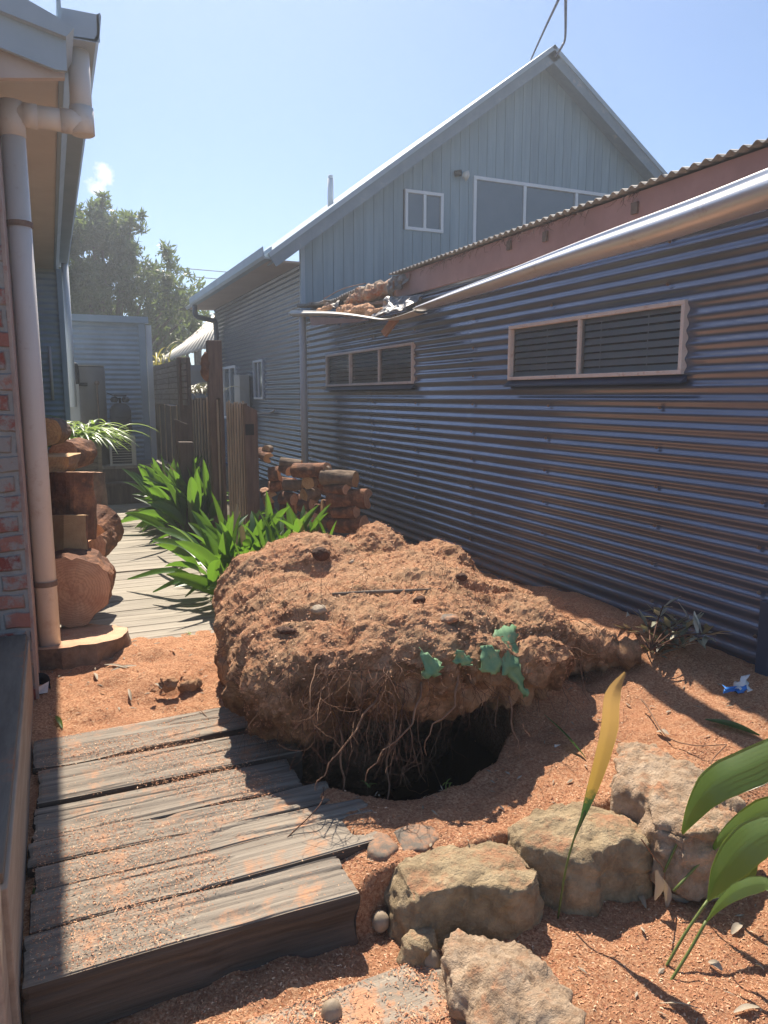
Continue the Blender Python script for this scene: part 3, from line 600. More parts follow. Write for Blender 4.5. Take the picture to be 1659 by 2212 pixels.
# ------------------------------------------------------------------ right shed
SX = 3.21
W2 = (3.125, 4.84, 1.67, 2.07); W1 = (6.485, 8.945, 1.67, 2.06)
shed = thing('corrugated_shed', (SX + 1.5, 6, 0), 'long dark blue corrugated steel shed with a crushed roof edge and hanging gutter', 'shed')
mb = MB(); corr_wall(mb, 0, SX, 2.2, 9.95, -.1, 2.52, [W2, W1], ripple=.0022, seg=10)
mb.build('wall', M['corr'], shed, smooth=True)
for yy in (2.55, 3.28, 4.35, 5.4, 6.45, 7.5, 8.6):
    for j in range(1, 32, 3):
        z = (j + .5) * PITCH + .0
        if any(h[0] - .03 < yy < h[1] + .03 and h[2] - .05 < z < h[3] + .05 for h in (W1, W2)): continue
        mb = MB(); yq = yy + rnd.uniform(-.02, .02); zq = z; mb.tube([(SX - .006, yq, zq), (SX - .014, yq, zq)], [.011, .009], 8); mb.tube([(SX - .014, yq, zq), (SX - .02, yq, zq)], [.006, .005], 6); mb.build('roofing_screw', M['screw'], shed)
def slide_window(parent, ax, c, a0, a1, z0, z1, divs, fm, fw=.025, depth=.05, blind=True, glass='glass', out=.02):
    s_ = -1
    def bx(mb, p, q, u, v, d0, d1):
        if ax == 0: mb.box(c + d0, c + d1, p, q, u, v)
        else: mb.box(p, q, c + d0, c + d1, u, v)
    mb = MB(); bx(mb, a0, a1, z0, z0 + fw, -out, .03); bx(mb, a0, a1, z1 - fw, z1, -out, .03); bx(mb, a0, a0 + fw, z0 + fw, z1 - fw, -out, .03); bx(mb, a1 - fw, a1, z0 + fw, z1 - fw, -out, .03)
    for d_ in divs: bx(mb, d_ - fw * .5, d_ + fw * .5, z0 + fw, z1 - fw, -out + .003, .028)
    o = mb.build('window_frame', fm, parent, bevel=.003)
    mb = MB(); cuts = [a0 + fw] + list(divs) + [a1 - fw]
    for i in range(len(cuts) - 1):
        p = cuts[i] + (fw * .5 if i else 0); q = cuts[i + 1] - (fw * .5 if i < len(cuts) - 2 else 0)
        mb = MB(); dd = .004 + .012 * (i % 2); mb.add([(c + dd, q, z0 + fw), (c + dd, p, z0 + fw), (c + dd, p, z1 - fw), (c + dd, q, z1 - fw)] if ax == 0 else [(p, c + dd, z0 + fw), (q, c + dd, z0 + fw), (q, c + dd, z1 - fw), (p, c + dd, z1 - fw)], [(0, 1, 2, 3)]); mb.build('pane', M[glass], o)
    if blind:
        mb = MB(); z = z0 + fw
        while z < z1 - .01:
            if ax == 0: mb.add([(c + .025, a0, z), (c + .025, a1, z), (c + .05, a1, z + .037), (c + .05, a0, z + .037)], [(0, 1, 2, 3)])
            z += .046
        for f_ in (.18, .42, .75): yy = a0 + (a1 - a0) * f_; bx(mb, yy - .002, yy + .002, z0, z1, .023, .024)
        mb.build('blind', M['blind'], o)
        mb = MB(); bx(mb, a0 - .02, a1 + .02, z0 - .02, z1 + .02, .2, .22)
        bx(mb, a0 - .02, a1 + .02, z0 - .02, z0 - .005, .03, .2); bx(mb, a0 - .02, a1 + .02, z1 + .005, z1 + .02, .03, .2); bx(mb, a0 - .02, a0 - .005, z0, z1, .03, .2); bx(mb, a1 + .005, a1 + .02, z0, z1, .03, .2)
        mb.build('recess', M['blackhole'], o)
    return o
slide_window(shed, 0, SX - .012, W2[0], W2[1], W2[2], W2[3], [4.02], M['frame'])
slide_window(shed, 0, SX - .012, W1[0], W1[1], W1[2], W1[3], [7.30, 8.14], M['frame'])
mb = MB(); mb.prism([(SX - .008, 1.665), (SX - .05, 1.63), (SX - .05, 1.62), (SX - .008, 1.63)], 1, 3.1, 4.86); mb.build('sill_flashing', M['bluepipe'], shed)
mb = MB(); mb.prism([(SX - .008, 1.665), (SX - .05, 1.63), (SX - .05, 1.62), (SX - .008, 1.63)], 1, 6.46, 8.96); mb.build('sill_flashing', M['bluepipe'], shed)
# pink fascia, roof sheets
mb = MB(); mb.box(SX - .035, SX - .012, 2.0, 6.85, 2.50, 2.715); mb.build('fascia', M['pink'], shed)
def roof_sheet(name, y0, y1, zf, x0, x1, slope, mat, n=40, amp=.011, crump=0, parent=shed):
    m_ = int((y1 - y0) / PITCH * 8); ny_ = m_ + 1; nxr = 8; vs = []
    for i in range(nxr + 1):
        for j in range(ny_):
            y = y0 + (y1 - y0) * j / m_; x = x0 + (x1 - x0) * i / nxr
            vs.append((x + (crump * .6 * math.sin(y * 9 + 2) if i == 0 else 0), y, zf(y) + slope * (x - x0) + amp * math.sin(y / PITCH * 2 * math.pi) + crump * math.sin(y * 13 + i * 1.7)))
    fs = [(i * ny_ + j, (i + 1) * ny_ + j, (i + 1) * ny_ + j + 1, i * ny_ + j + 1) for i in range(nxr) for j in range(m_)]
    o = raw(name, vs, fs, mat, parent, smooth=True); s_ = o.modifiers.new('s', 'SOLIDIFY'); s_.thickness = .003; return o
roof_sheet('roof_sheet', 1.9, 6.9, lambda y: 2.735, SX - .09, SX + 3.2, .12, M['rooftin'])
roof_sheet('roof_sheet', 7.6, 9.95, lambda y: 2.73 if y > 8.9 else 2.66 + .03 * (y - 7.6), SX + .12, SX + 3.2, .10, M['rooftin'], crump=.012)
_a, _b = PX(699, 657, SX - .02), PX(778, 620, SX - .02)
roof_sheet('broken_roof_sheet', _b.y, _a.y, lambda y: _b.z + (_a.z - _b.z) * (y - _b.y) / (_a.y - _b.y), SX - .02, SX + 1.4, .05, M['rooftin'], amp=.014, crump=.004)
_a, _b = PX(640, 661, SX - .1), PX(700, 652, SX - .1)
roof_sheet('broken_roof_sheet', _b.y, _a.y, lambda y: _b.z + (_a.z - _b.z) * (y - _b.y) / (_a.y - _b.y), SX - .1, SX + .8, .04, M['rooftin'], amp=.018, crump=.008)
mb = MB(); mb.box(SX + .02, SX + .05, 6.85, 9.9, 2.42, 2.56); mb.build('wall_plate', M['rafterdk'], shed)
mb = MB(); corr_wall(mb, 1, 2.21, SX, SX + 3.14, -.1, 2.68, amp=.009, step=.4); mb.build('near_end_wall', M['corr'], shed, smooth=True)
mb = MB(); mb.box(SX + .06, SX + 3.2, 9.9, 9.94, 1.5, 2.6); mb.box(SX + 3.1, SX + 3.14, 2.3, 9.9, 0, 2.9); mb.build('end_wall', M['rafterdk'], shed)
mb = MB()
for (y, dz, dx) in ((6.95, .0, 0), (7.4, -.05, .1), (8.0, -.07, .05), (8.6, -.03, .0)): mb.beam((SX + .0 + dx, y, 2.6 + dz), (SX + 2.8, y + .05, 2.85), .045, .1)
mb.build('rafter', M['rafter'], shed)
# gutter
tp = [(1720, 335), (1655, 360), (1500, 425), (1370, 472), (1219, 531), (1080, 588), (1000, 618), (929, 648), (895, 662)]
bt = [(1720, 422), (1655, 443), (1500, 495), (1370, 536), (1237, 571), (1085, 616), (1005, 640), (929, 662), (897, 672)]
def gut(tp, bt, XA, name, mat, dep=.11, mats=None):
    sec = []
    for i, (a, b) in enumerate(zip(tp, bt)):
        X0 = XA[0] + (XA[1] - XA[0]) * (i / (len(tp) - 1)) ** .6
        p = PX(*a, X0); q = PX(*b, X0); q.y = p.y; h = p.z - q.z
        sec.append([(X0 + .018, p.y, p.z - .006), (X0 + .008, p.y, p.z), (X0 - .0, p.y, p.z - h * .10), (X0 + .004, p.y, p.z - h * .2), (X0 - .022, p.y, p.z - h * .36), (X0 - .028, p.y, p.z - h * .52), (X0 - .012, p.y, p.z - h * .75), (X0 + .03, p.y, q.z), (X0 + dep, p.y, q.z + .005), (X0 + dep, p.y, q.z + h * .6)])
    k = len(sec[0]); vs = [v for s_ in sec for v in s_]
    fs = [(i * k + j, (i + 1) * k + j, (i + 1) * k + j + 1, i * k + j + 1) for i in range(len(sec) - 1) for j in range(k - 1)]
    o = raw(name, vs, fs, mat, shed, smooth=True); s_ = o.modifiers.new('s', 'SOLIDIFY'); s_.thickness = .002; sb = o.modifiers.new('u', 'SUBSURF'); sb.levels = 2; sb.render_levels = 2; return o
gut(tp, bt, (2.70, 2.95), 'gutter', M['gutterm'])
gut([(626, 669), (660, 671), (710, 672), (760, 677), (800, 684), (832, 691), (860, 683), (900, 667)], [(632, 683), (662, 683), (712, 681), (760, 684), (800, 689), (830, 694), (861, 688), (902, 676)], (2.95, 2.95), 'gutter', M['gutterw'], .12)
mb = MB(); q = [PX(668, 684, 3.0), PX(800, 690, 3.0), PX(762, 696, 3.0), PX(672, 703, 3.0)]
mb.prism([(p.y, p.z) for p in q], 0, 3.0, 3.02); mb.build('fascia', M['pink'], shed)
mb = MB(); b0 = PX(652, 684, 2.99); mb.tube([(3.0, b0.y, -.1), (3.0, b0.y, b0.z)], .045, 20); mb.build('downpipe', M['pvcgrey'], shed, smooth=True)
for q in ((1101 * .52, 0),):
    for (u, v) in ((1368, 443), (1175, 505), (1097, 525)):
        mb = MB(); p = PX(u, v, SX - .05); mb.box(p.x, p.x + .02, p.y - .03, p.y + .02, p.z - .05, p.z + .015); mb.build('gutter_bracket', M['screw'], shed)
mb = MB(); mb.box(SX - .09, SX - .02, 2.40, 2.47, -.1, .56); tag(mb.build('short_post', M['bluepipe'], bevel=.004), 'short dark blue post in front of the near end of the shed', 'post')

# debris on the broken eave
def lump(name, parts, vox, mat, label, cat, disp=.03, sc=9, parent=None, seed=3, group=None, smooth=False, cr=.012, fn=None):
    V, N, Fs = blob_mesh(parts, vox)
    if fn is not None: V = fn(V)
    V = V + N * (fbm(V, sc, 4, seed) * disp + np.clip(vn(V * sc * 4, seed + 9), 0, 1) * cr)[:, None]
    o = raw(name, V, Fs, mat, parent, smooth=smooth, loc=None if parent else parts[0][0])
    if label: tag(o, label, cat, group)
    return o
for (u, v, r_, m_, lb) in LATER: lump('clod' if m_ == 'earth' else 'stone', [(on_ball(u, v, .0), r_, u * .1)], .007, M[m_], lb, 'clod' if m_ == 'earth' else 'stone', .008, 16, seed=u, cr=.003)
c1 = PX(805, 628, 3.3); c2 = PX(838, 622, 3.3); c3 = PX(775, 640, 3.3)
lump('roof_debris', [(c1, (.16, .3, .07)), (c2, (.14, .22, .06)), (c3, (.14, .25, .05)), (c1 + Vector((.1, 0, -.08)), (.3, .9, .06))], .02, M['insul'], 'heap of torn insulation and rubble on the broken shed roof', 'debris', .05, 9)
c1 = PX(775, 672, 3.06)
lump('sawdust_heap', [(c1, (.08, .42, .045)), (PX(810, 676, 3.06), (.07, .25, .04)), (PX(745, 668, 3.06), (.06, .25, .035)), (PX(700, 668, 3.06), (.05, .3, .02))], .014, M['sawheap'], 'orange sawdust heaped in the sagging shed gutter', 'sawdust', .02, 14)
def crumple(name, px, X0, dep, mat, label, cat, seed):
    A = [PX(*p, X0) for p in px]; a, b, c, d_ = A; n = 18; vs = []
    for i in range(n + 1):
        for j in range(n + 1):
            u, v = i / n, j / n; vs.append((a * (1 - u) + b * u) * (1 - v) + (d_ * (1 - u) + c * u) * v)
    P = np.array(vs); P[:, 0] += np.repeat(np.linspace(0, 1, n + 1), n + 1) * 0 + np.tile(np.linspace(0, dep, n + 1), n + 1) * -1 + fbm(P, 12, 3, seed) * .045
    P[:, 2] += fbm(P, 9, 3, seed + 4) * .018
    o = raw(name, P, [(i * (n + 1) + j, (i + 1) * (n + 1) + j, (i + 1) * (n + 1) + j + 1, i * (n + 1) + j + 1) for i in range(n) for j in range(n)], mat)
    s_ = o.modifiers.new('s', 'SOLIDIFY'); s_.thickness = .003
    return tag(o, label, cat)
crumple('crumpled_sheet', [(838, 642), (910, 636), (905, 668), (832, 690)], 3.14, .16, M['crumple'], 'crumpled grey metal sheet folded over the lowest point of the gutter', 'metal sheet', 12)
crumple('bent_roof_sheet', [(845, 600), (885, 590), (880, 612), (850, 640)], 3.16, .03, M['rooftin'], 'bent end of roof sheet curling at the torn pink fascia', 'metal sheet', 32)
crumple('crumpled_flashing', [(690, 662), (735, 650), (738, 662), (700, 670)], 3.14, .02, M['rooftin'], 'dark jagged flashing strip at the far end of the shed roof', 'metal sheet', 52)
mb = MB(); mb.beam(PX(858, 684, 3.1), PX(829, 722, 3.02), .04, .07); tag(mb.build('hanging_batten', M['rafter'], bevel=.003), 'orange broken batten hanging below the gutter sag', 'timber')
mb = MB(); mb.beam(PX(758, 662, 3.18), PX(905, 645, 3.18), .03, .085, up=(1, 0, 0)); tag(mb.build('cracked_beam', M['rafterdk'], bevel=.003), 'long grey cracked eave beam under the roof rubble', 'timber')
for k_, (p, q, r_) in enumerate((((735, 706), (760, 640), 2), ((700, 645), (790, 612), 2), ((745, 672), (765, 640), 3), ((850, 608), (850, 640), 4))):
    a = PX(*p, 3.05); b = PX(*q, 3.15); mb = MB(); m_ = (a + b) / 2 + Vector((0, 0, .03)); mb.tube(curve([a, m_, b], 6), .0025 * r_, 5)
    tag(mb.build('dangling_twig', M['root'], smooth=True), ['long bent twig dangling over the shed gutter', 'thin grey twig arched along the broken roof edge', 'short thick stick standing in the roof rubble', 'dark splinter upright at the torn fascia end'][k_], 'twig')
hl = thing('hanging_litter', PX(1040, 560, 3.0), 'clumps of dead leaf litter hanging from the pink fascia edge', 'leaf litter')
mb = MB()
for i in range(170):
    u = rnd.choice([1110, 1020, 1365, 1100, 1250, 1180, 1000, 930, 960]) + rnd.gauss(0, 14); v = 318 + (1659 - u) * .353 + rnd.gauss(-2, 3)
    p = PX(u, v, 3.12); pts, rad = droop_root(p, (-.5, rnd.uniform(-1, 1), -.4), rnd.uniform(.03, .11), .002, .8, .5, 5); mb.tube(pts, rad, 3)
mb.build('litter', M['rootdark'], hl)

# ------------------------------------------------------------------ gabled house
HX, HY = 3.30, 10.2
hs = thing('gabled_house', (7.4, 13, 0), 'two storey house with steep gable, grey green boards above and corrugated steel side', 'house')
SW = [(12.35, 12.98, 1.50, 2.16), (14.36, 15.5, 1.1, 2.14)]
mb = MB(); corr_wall(mb, 0, HX, HY, 16.3, -.1, 3.40, SW, amp=.009, ripple=.0015, step=.5); mb.build('side_wall', M['corr2'], hs, smooth=True)
slide_window(hs, 0, HX - .012, *SW[0], [12.66], M['white'], .035, glass='darkglass', blind=False)
slide_window(hs, 0, HX - .012, *SW[1], [14.9], M['white'], .05, glass='darkglass', blind=False)
apex = (7.40, 6.70)
def rake(x): return apex[1] - (.748 * (apex[0] - x) if x < apex[0] else .70 * (x - apex[0]))
GW = (4.87, 5.50, 3.95, 4.51); BW = (6.01, 9.2, 3.3, 4.82)
mb = MB(); x = HX
while x < 11.5:
    x1 = x + .148
    segs = [(2.2, None)]
    for h in (GW, BW):
        if x + .07 > h[0] and x + .07 < h[1]: segs = [(2.2, h[2]), (h[3], None)]
    for (u, v) in segs:
        ta, tb = (rake(x), rake(x1)) if v is None else (v, v)
        mb.add([(x, HY, u), (x1, HY, u), (x1, HY, tb), (x, HY, ta), (x, HY + .03, u), (x1, HY + .03, u), (x1, HY + .03, tb), (x, HY + .03, ta)],
               [(0, 1, 2, 3), (4, 7, 6, 5), (0, 4, 5, 1), (1, 5, 6, 2), (2, 6, 7, 3), (3, 7, 4, 0)])
    x += .155
mb.build('gable_boards', M['board'], hs)
mb = MB(); mb.prism([(HX, 2.2), (11.5, 2.2), (11.5, rake(11.5) - .02), (apex[0], apex[1] - .02), (HX, rake(HX) - .02)], 1, HY + .035, HY + .1); mb.build('wall_sheathing', M['blackhole'], hs)
mb = MB(); mb.box(HX - .03, HX + .03, HY - .03, HY + .03, 2.2, 3.62); mb.build('corner_trim', M['trimblue'], hs)
wo = slide_window(hs, 1, HY - .005, *GW, [5.19], M['white'], .045, blind=False, glass='darkglass')
wo = slide_window(hs, 1, HY - .005, *BW, [6.93, 7.92], M['white'], .05, blind=False, glass='darkglass')
BY = 9.9
l0, l1, l2, l3 = PY(578, 547, BY), PY(1197, 97, BY), PY(1203, 140, BY), PY(600, 565, BY)
r1, r2 = PY(1449, 386, BY), PY(1425, 395, BY)
ap = Vector((l1.x, BY, l1.z)); cap_w = .07
mb = MB()
for (a, b) in ((l0, ap), (ap, r1 + (r1 - ap) * .3)):
    d_ = (b - a).normalized(); nn = Vector((-d_.z, 0, d_.x)); nn = nn if nn.z > 0 else -nn
    mb.prism([((a - nn * .02).x, (a - nn * .02).z), ((b - nn * .02).x, (b - nn * .02).z), ((b - nn * .20).x, (b - nn * .20).z), ((a - nn * .20).x, (a - nn * .20).z)], 1, BY, BY + .03)
mb.build('barge_board', M['barge'], hs)
mb = MB()
for (a, b) in ((l0, ap), (ap, r1 + (r1 - ap) * .3)):
    d_ = (b - a).normalized(); nn = Vector((-d_.z, 0, d_.x)); nn = nn if nn.z > 0 else -nn
    a2, b2 = a - nn * .06, b - nn * .06
    mb.prism([(a.x, a.z), (b.x, b.z), (b2.x, b2.z), (a2.x, a2.z)], 1, BY - .025, 16.5)
mb.build('roof', M['trimblue'], hs)
mb = MB()
for (a, b) in ((l0, ap), (ap, r1 + (r1 - ap) * .3)):
    d_ = (b - a).normalized(); nn = Vector((-d_.z, 0, d_.x)); nn = nn if nn.z > 0 else -nn
    a2, b2, a3, b3 = a - nn * .12, b - nn * .12, a - nn * .14, b - nn * .14
    mb.prism([(a2.x, a2.z), (b2.x, b2.z), (b3.x, b3.z), (a3.x, a3.z)], 1, BY + .03, HY)
mb.build('verge_soffit', M['barge'], hs)
# eaves: soffit, gutter, downpipe
mb = MB(); mb.box(2.80, HX - .01, HY - .02, 16.4, 3.36, 3.385); mb.build('soffit', M['soffit'], hs)
mb = MB(); mb.prism([(2.68, 3.50), (2.665, 3.49), (2.67, 3.38), (2.70, 3.345), (2.79, 3.345), (2.80, 3.50), (2.785, 3.50), (2.775, 3.36), (2.71, 3.365), (2.69, 3.40)], 1, 9.93, 15.6); mb.build('gutter', M['trimblue'], hs)
mb = MB(); mb.tube(curve([(2.74, 15.4, 3.34), (2.74, 15.4, 3.2), (2.8, 15.45, 3.12), (3.1, 15.6, 3.08), (3.19, 15.65, 3.0), (3.2, 15.65, 2.2), (3.16, 15.5, 2.08), (2.95, 15.2, 2.05)], 5), .05, 12); mb.build('downpipe', M['bluepipe'], hs, smooth=True)
mb = MB(); a = PY(714, 455, 12); b = PY(714, 386, 12); mb.tube([a, b], .05, 12); mb.tube([b, b + Vector((0, 0, .05))], .04, 12); mb.build('flue_pipe', M['white'], hs, smooth=True)
mb = MB(); p = PY(1003, 379, HY - .08); mb.tube([p + Vector((-.12, .07, .03)), p + Vector((-.05, .0, .03))], .045, 12); o = mb.build('spotlight', M['black'], hs, smooth=True)
mb = MB(); mb.tube([p + Vector((-.03, -.02, .0)), p + Vector((.01, -.06, -.02)), p + Vector((.03, -.08, -.03))], [.04, .075, .03], 16); mb.build('lamp_lens', M['gutterw'], o, smooth=True)
mb = MB(); p = PX(521, 875, HX - .1); mb.box(HX - .2, HX - .02, 13.3, 13.75, .9, 1.93); mb.build('meter_box', M['metalbox'], hs, bevel=.01)
mb = MB(); mb.tube(curve([PX(552, 893, HX - .04), PX(580, 892, HX - .06), PX(594, 886, HX - .04)], 5), .015, 8); mb.build('conduit', M['pvcgrey'], hs, smooth=True)
mb = MB()
for (u, v) in ((483, 733), (508, 720), (533, 704), (560, 692), (608, 668 - 6), (650 - 6, 0)):
    if v == 0: continue
    p = PX(u, v - 48 if False else v - 45, HX - .02); mb.box(p.x, p.x + .01, p.y - .05, p.y + .05, p.z - .06, p.z + .06)
mb2 = MB()
# overhead cables
for k_, px in enumerate(((((1147, 128), 9.9), ((1175, 66), 7.5), ((1206, 0), 5.6), ((1245, -85), 4.0)), (((1200, 122), 9.85), ((1214, 100), 9.7), ((1221, 80), 9.4), ((1222, 0), 7.0), ((1224, -90), 5.0)))):
    mb = MB(); mb.tube(curve([PY(*p, y) for p, y in px], 5), .012 if k_ == 0 else .017, 8)
    tag(mb.build('overhead_cable', M['rope'], smooth=True), ['thin dark service cable slanting up from the left of the gable peak', 'thicker service cable looping off the gable peak'][k_], 'cable')
for k_, (y0, dz) in enumerate(((30, 0), (30, .35))):
    mb = MB(); mb.tube([(-3, 38, 7.55 + dz), (3.7, 37, 7.2 + dz), (12, 36, 6.9 + dz)], .02, 6); tag(mb.build('power_line', M['rope']), ['lower distant power line crossing behind the tree', 'upper distant power line crossing behind the tree'][k_], 'power line')

# ------------------------------------------------------------------ left brick building
lb = thing('brick_building', (-1.2, 6, 0), 'old red brick building with pale eaves and cream downpipe at the left edge', 'building')
mb = MB(); mb.box(-3.2, -.165, 4.05, 4.25, -.1, 3.26); mb.box(-.34, -.165, 4.25, 11.0, -.1, 3.2); mb.build('brick_wall', M['brick'], lb)
mb = MB(); mb.box(-.165, -.15, 4.06, 4.5, -.1, 3.2); o = mb.build('mortar_strip', M['mortarwhite'], lb)
mb = MB(); corr_wall(mb, 1, 11.0, -.9, .2, 0, 3.2, amp=.009, step=.3); mb.build('end_cladding', M['corr3'], lb, smooth=True)
mb = MB(); mb.box(.17, .235, 10.96, 11.03, .3, 3.2); mb.build('corner_trim', M['trimblue'], lb)
mb = MB(); mb.box(-.165, .145, 4.16, 11.0, 3.2, 3.22); mb.build('soffit', M['soffitlight'], lb)
mb = MB(); mb.box(.145, .163, 4.14, 11.6, 3.18, 3.44); mb.build('fascia', M['trimblue'], lb)
mb = MB(); mb.prism([(.335, 3.46), (.352, 3.47), (.358, 3.455), (.345, 3.36), (.325, 3.325), (.165, 3.325), (.165, 3.45), (.17, 3.45), (.172, 3.335), (.318, 3.34), (.333, 3.37)], 1, 4.33, 11.6); mb.box(.168, .345, 4.33, 4.334, 3.33, 3.46); mb.build('gutter', M['trimblue'], lb)
def far_left(a, b, k=7): return b + (a - b) * k
mb = MB(); q = [PY(-60, -69, 4.02), PY(152, 52, 4.02), PY(160, 60, 4.02), PY(143, 79, 4.02), PY(-60, -2, 4.02)]; q[0] = far_left(q[0], q[1]); q[4] = far_left(q[4], q[3])
mb.prism([(p.x, p.z) for p in q], 1, 4.02, 11.6); mb.build('roof', M['trimblue'], lb)
mb = MB(); q = [PY(-60, -4, 4.06), PY(142, 77, 4.06), PY(145, 153, 4.06), PY(120, 150, 4.06), PY(-60, 78, 4.06)]; q[0] = far_left(q[0], q[1]); q[4] = far_left(q[4], q[3])
mb.prism([(p.x, p.z) for p in q], 1, 4.06, 4.085); mb.build('barge_board', M['trimblue'], lb)
mb = MB(); q = [PY(-60, 70, 4.12), PY(140, 148, 4.12), PY(140, 168, 4.12), PY(-60, 168, 4.12)]; q[0] = far_left(q[0], q[1]); q[3] = far_left(q[3], q[2])
mb.prism([(p.x, p.z) for p in q], 1, 4.12, 4.16); mb.build('gable_infill', M['soffit'], lb)
# downpipe with offset
dp = []
mb = MB(); PXx, PYy = -.09, 4.47
mb.tube([(PXx, PYy, -.03), (PXx, PYy, 2.93)], .058, 24)
mb.tube([(PXx - .02, PYy, 2.975), (.25, PYy, 2.975)], .056, 20); mb.tube([(PXx, PYy, 2.86), (PXx, PYy, 3.03)], .0615, 24)
mb.tube([(.245, PYy, 2.915), (.245, PYy, 3.34)], .054, 20); mb.tube([(.245, PYy, 2.92), (.245, PYy, 3.05)], .0605, 20); mb.tube([(PXx + .05, PYy, 2.975), (PXx + .12, PYy, 2.975)], .0605, 20); mb.tube([(.14, PYy, 2.975), (.25, PYy, 2.975)], .0605, 20)
o = mb.build('downpipe', M['pvc'], lb, smooth=False)
for p_ in o.data.polygons: p_.use_smooth = len(p_.vertices) == 4
for z in (.50, 2.42):
    mb = MB(); mb.tube([(PXx, PYy, z), (PXx, PYy, z + .028)], .0635, 24); mb.box(-.165, -.12, PYy - .012, PYy + .012, z, z + .028); mb.build('pipe_strap', M['screw'], o)
mb = MB(); mb.tube([(.29, 11.3, 1.4), (.29, 11.3, 3.33)], .045, 16); mb.build('downpipe', M['white'], lb, smooth=True)
mb = MB(); mb.tube([(.03, 10.9, 1.5), (.03, 10.9, 2.2)], .02, 8); mb.build('small_pipe', M['pvcgrey'], lb, smooth=True)

# raised bench at the left edge
bn = thing('raised_timber_bench', (-.6, 2.9, 0), 'low dark timber bench box along the brick wall at the left edge', 'bench')
mb = MB(); mb.box(-.235, -.175, 1.93, 4.04, -.2, .33); mb.build('side_board', M['bench'], bn, bevel=.004)
mb = MB()
for k_ in range(5): mb.box(-.335 - .155 * k_, -.185 - .155 * k_, 1.95, 4.04, .331, .36)
mb.build('top_boards', M['benchtop'], bn, bevel=.004)
mb = MB(); mb.box(-.34, -.19, 1.80, 1.925, -.25, .45); mb.build('corner_post', M['bench'], bn, bevel=.006)

# ------------------------------------------------------------------ annex, tank, bottle, unit
an = thing('corrugated_annex', (.9, 14, 0), 'pale blue grey corrugated annex closing off the end of the passage', 'shed')
mb = MB(); corr_wall(mb, 1, 12.5, .05, 1.36, .3, 2.72, amp=.009, step=.3); corr_wall(mb, 0, 1.42, 12.55, 15, .3, 2.7, amp=.006, step=.8); mb.build('wall', M['corr3'], an, smooth=True)
mb = MB(); mb.box(1.33, 1.43, 12.46, 12.54, 0, 2.69); mb.build('corner_trim', M['trimblue'], an)
mb = MB(); mb.box(.05, 1.48, 12.42, 12.5, 2.68, 2.78); mb.box(.05, 1.48, 12.5, 15, 2.70, 2.76); mb.build('capping', M['trimblue'], an)
mb = MB(); mb.box(1.445, 1.53, 12.5, 12.56, .3, 2.66); mb.build('side_downpipe', M['white'], an)
tk = thing('water_heater', (.50, 11.9, .54), 'tall beige grey cylindrical water heater on the landing', 'water heater')
mb = MB(); mb.tube([(.50, 11.95, .54), (.50, 11.95, 1.96), (.50, 11.95, 1.985)], [.265, .265, .25], 32); mb.build('tank', M['tank'], tk, smooth=False)
for p_ in tk.children[0].data.polygons: p_.use_smooth = len(p_.vertices) == 4
mb = MB(); mb.tube([(.50, 11.95, 1.987), (.50, 11.95, 1.998)], [.268, .268], 32); mb.build('lid', M['metalbox'], tk)
mb = MB(); mb.tube(curve([(.24, 11.66, 1.72), (.5, 11.66, 1.72)], 3), .025, 10); mb.tube(curve([(.25, 11.62, 2.0), (.34, 11.62, 2.0), (.37, 11.62, 1.95), (.37, 11.62, 1.7)], 5), .028, 10); mb.build('insulated_pipe', M['black'], tk, smooth=True)
mb = MB(); mb.tube(curve([(.63, 11.68, 1.74), (.63, 11.66, 1.6), (.63, 11.66, .75), (.6, 11.6, .68), (.55, 11.5, .68)], 5), .012, 8); mb.tube([(.63, 11.68, 1.74), (.63, 11.64, 1.74)], .035, 10); mb.build('valve_pipe', M['screw'], tk, smooth=True)
mb = MB(); mb.box(.24, .38, 11.45, 11.56, 1.2, 1.72); mb.build('control_box', M['metalbox'], tk, bevel=.01)
gb = thing('gas_bottle', (.93, 11.8, .98), 'dark grey gas bottle standing on the white louvred unit', 'gas bottle')
pr_ = [(.0, .13), (.02, .15), (.36, .152), (.42, .13), (.46, .08), (.47, .05)]
mb = MB(); mb.tube([(.945, 11.8, .98 + a) for a, b in pr_], [b for a, b in pr_], 28); mb.build('cylinder', M['bottle'], gb, smooth=True)
mb = MB()
for a0 in (-.9, 2.24): mb.tube([(.945 + .095 * math.cos(a0 + k * .3), 11.8 + .095 * math.sin(a0 + k * .3), 1.50) for k in range(7)], .045, 6)
mb.tube([(.945 - .09, 11.73, 1.56), (.945 + .09, 11.73, 1.56)], .016, 8); mb.build('collar', M['bottle'], gb, smooth=True)
mb = MB(); mb.tube([(.945, 11.8, 1.44), (.945, 11.8, 1.53)], .02, 8); mb.tube(curve([(.945, 11.8, 1.5), (.85, 11.75, 1.56), (.76, 11.75, 1.6)], 5), .006, 6); mb.build('valve', M['black'], gb, smooth=True)
def text(body, size, loc, parent, mat, name='lettering'):
    cu = bpy.data.curves.new(name, 'FONT'); cu.body = body; cu.size = size; cu.extrude = .001; cu.align_x = 'CENTER'
    o = bpy.data.objects.new('tmp', cu); COL.objects.link(o); me = bpy.data.meshes.new_from_object(o.evaluated_get(bpy.context.evaluated_depsgraph_get()))
    me.transform(Matrix.Rotation(R(90), 4, 'X')); bpy.data.objects.remove(o); me.materials.clear(); me.materials.append(mat)
    q = bpy.data.objects.new(name, me); COL.objects.link(q); q.parent = parent; q.location = Vector(loc) - Vector(parent.location); return q
text('ELGAS', .075, (.985, 11.642, 1.055), gb, M['black'])
text('PROPERTY OF', .034, (.965, 11.642, 1.225), gb, M['black']); text('ELGAS LTD', .034, (.965, 11.642, 1.18), gb, M['black'])
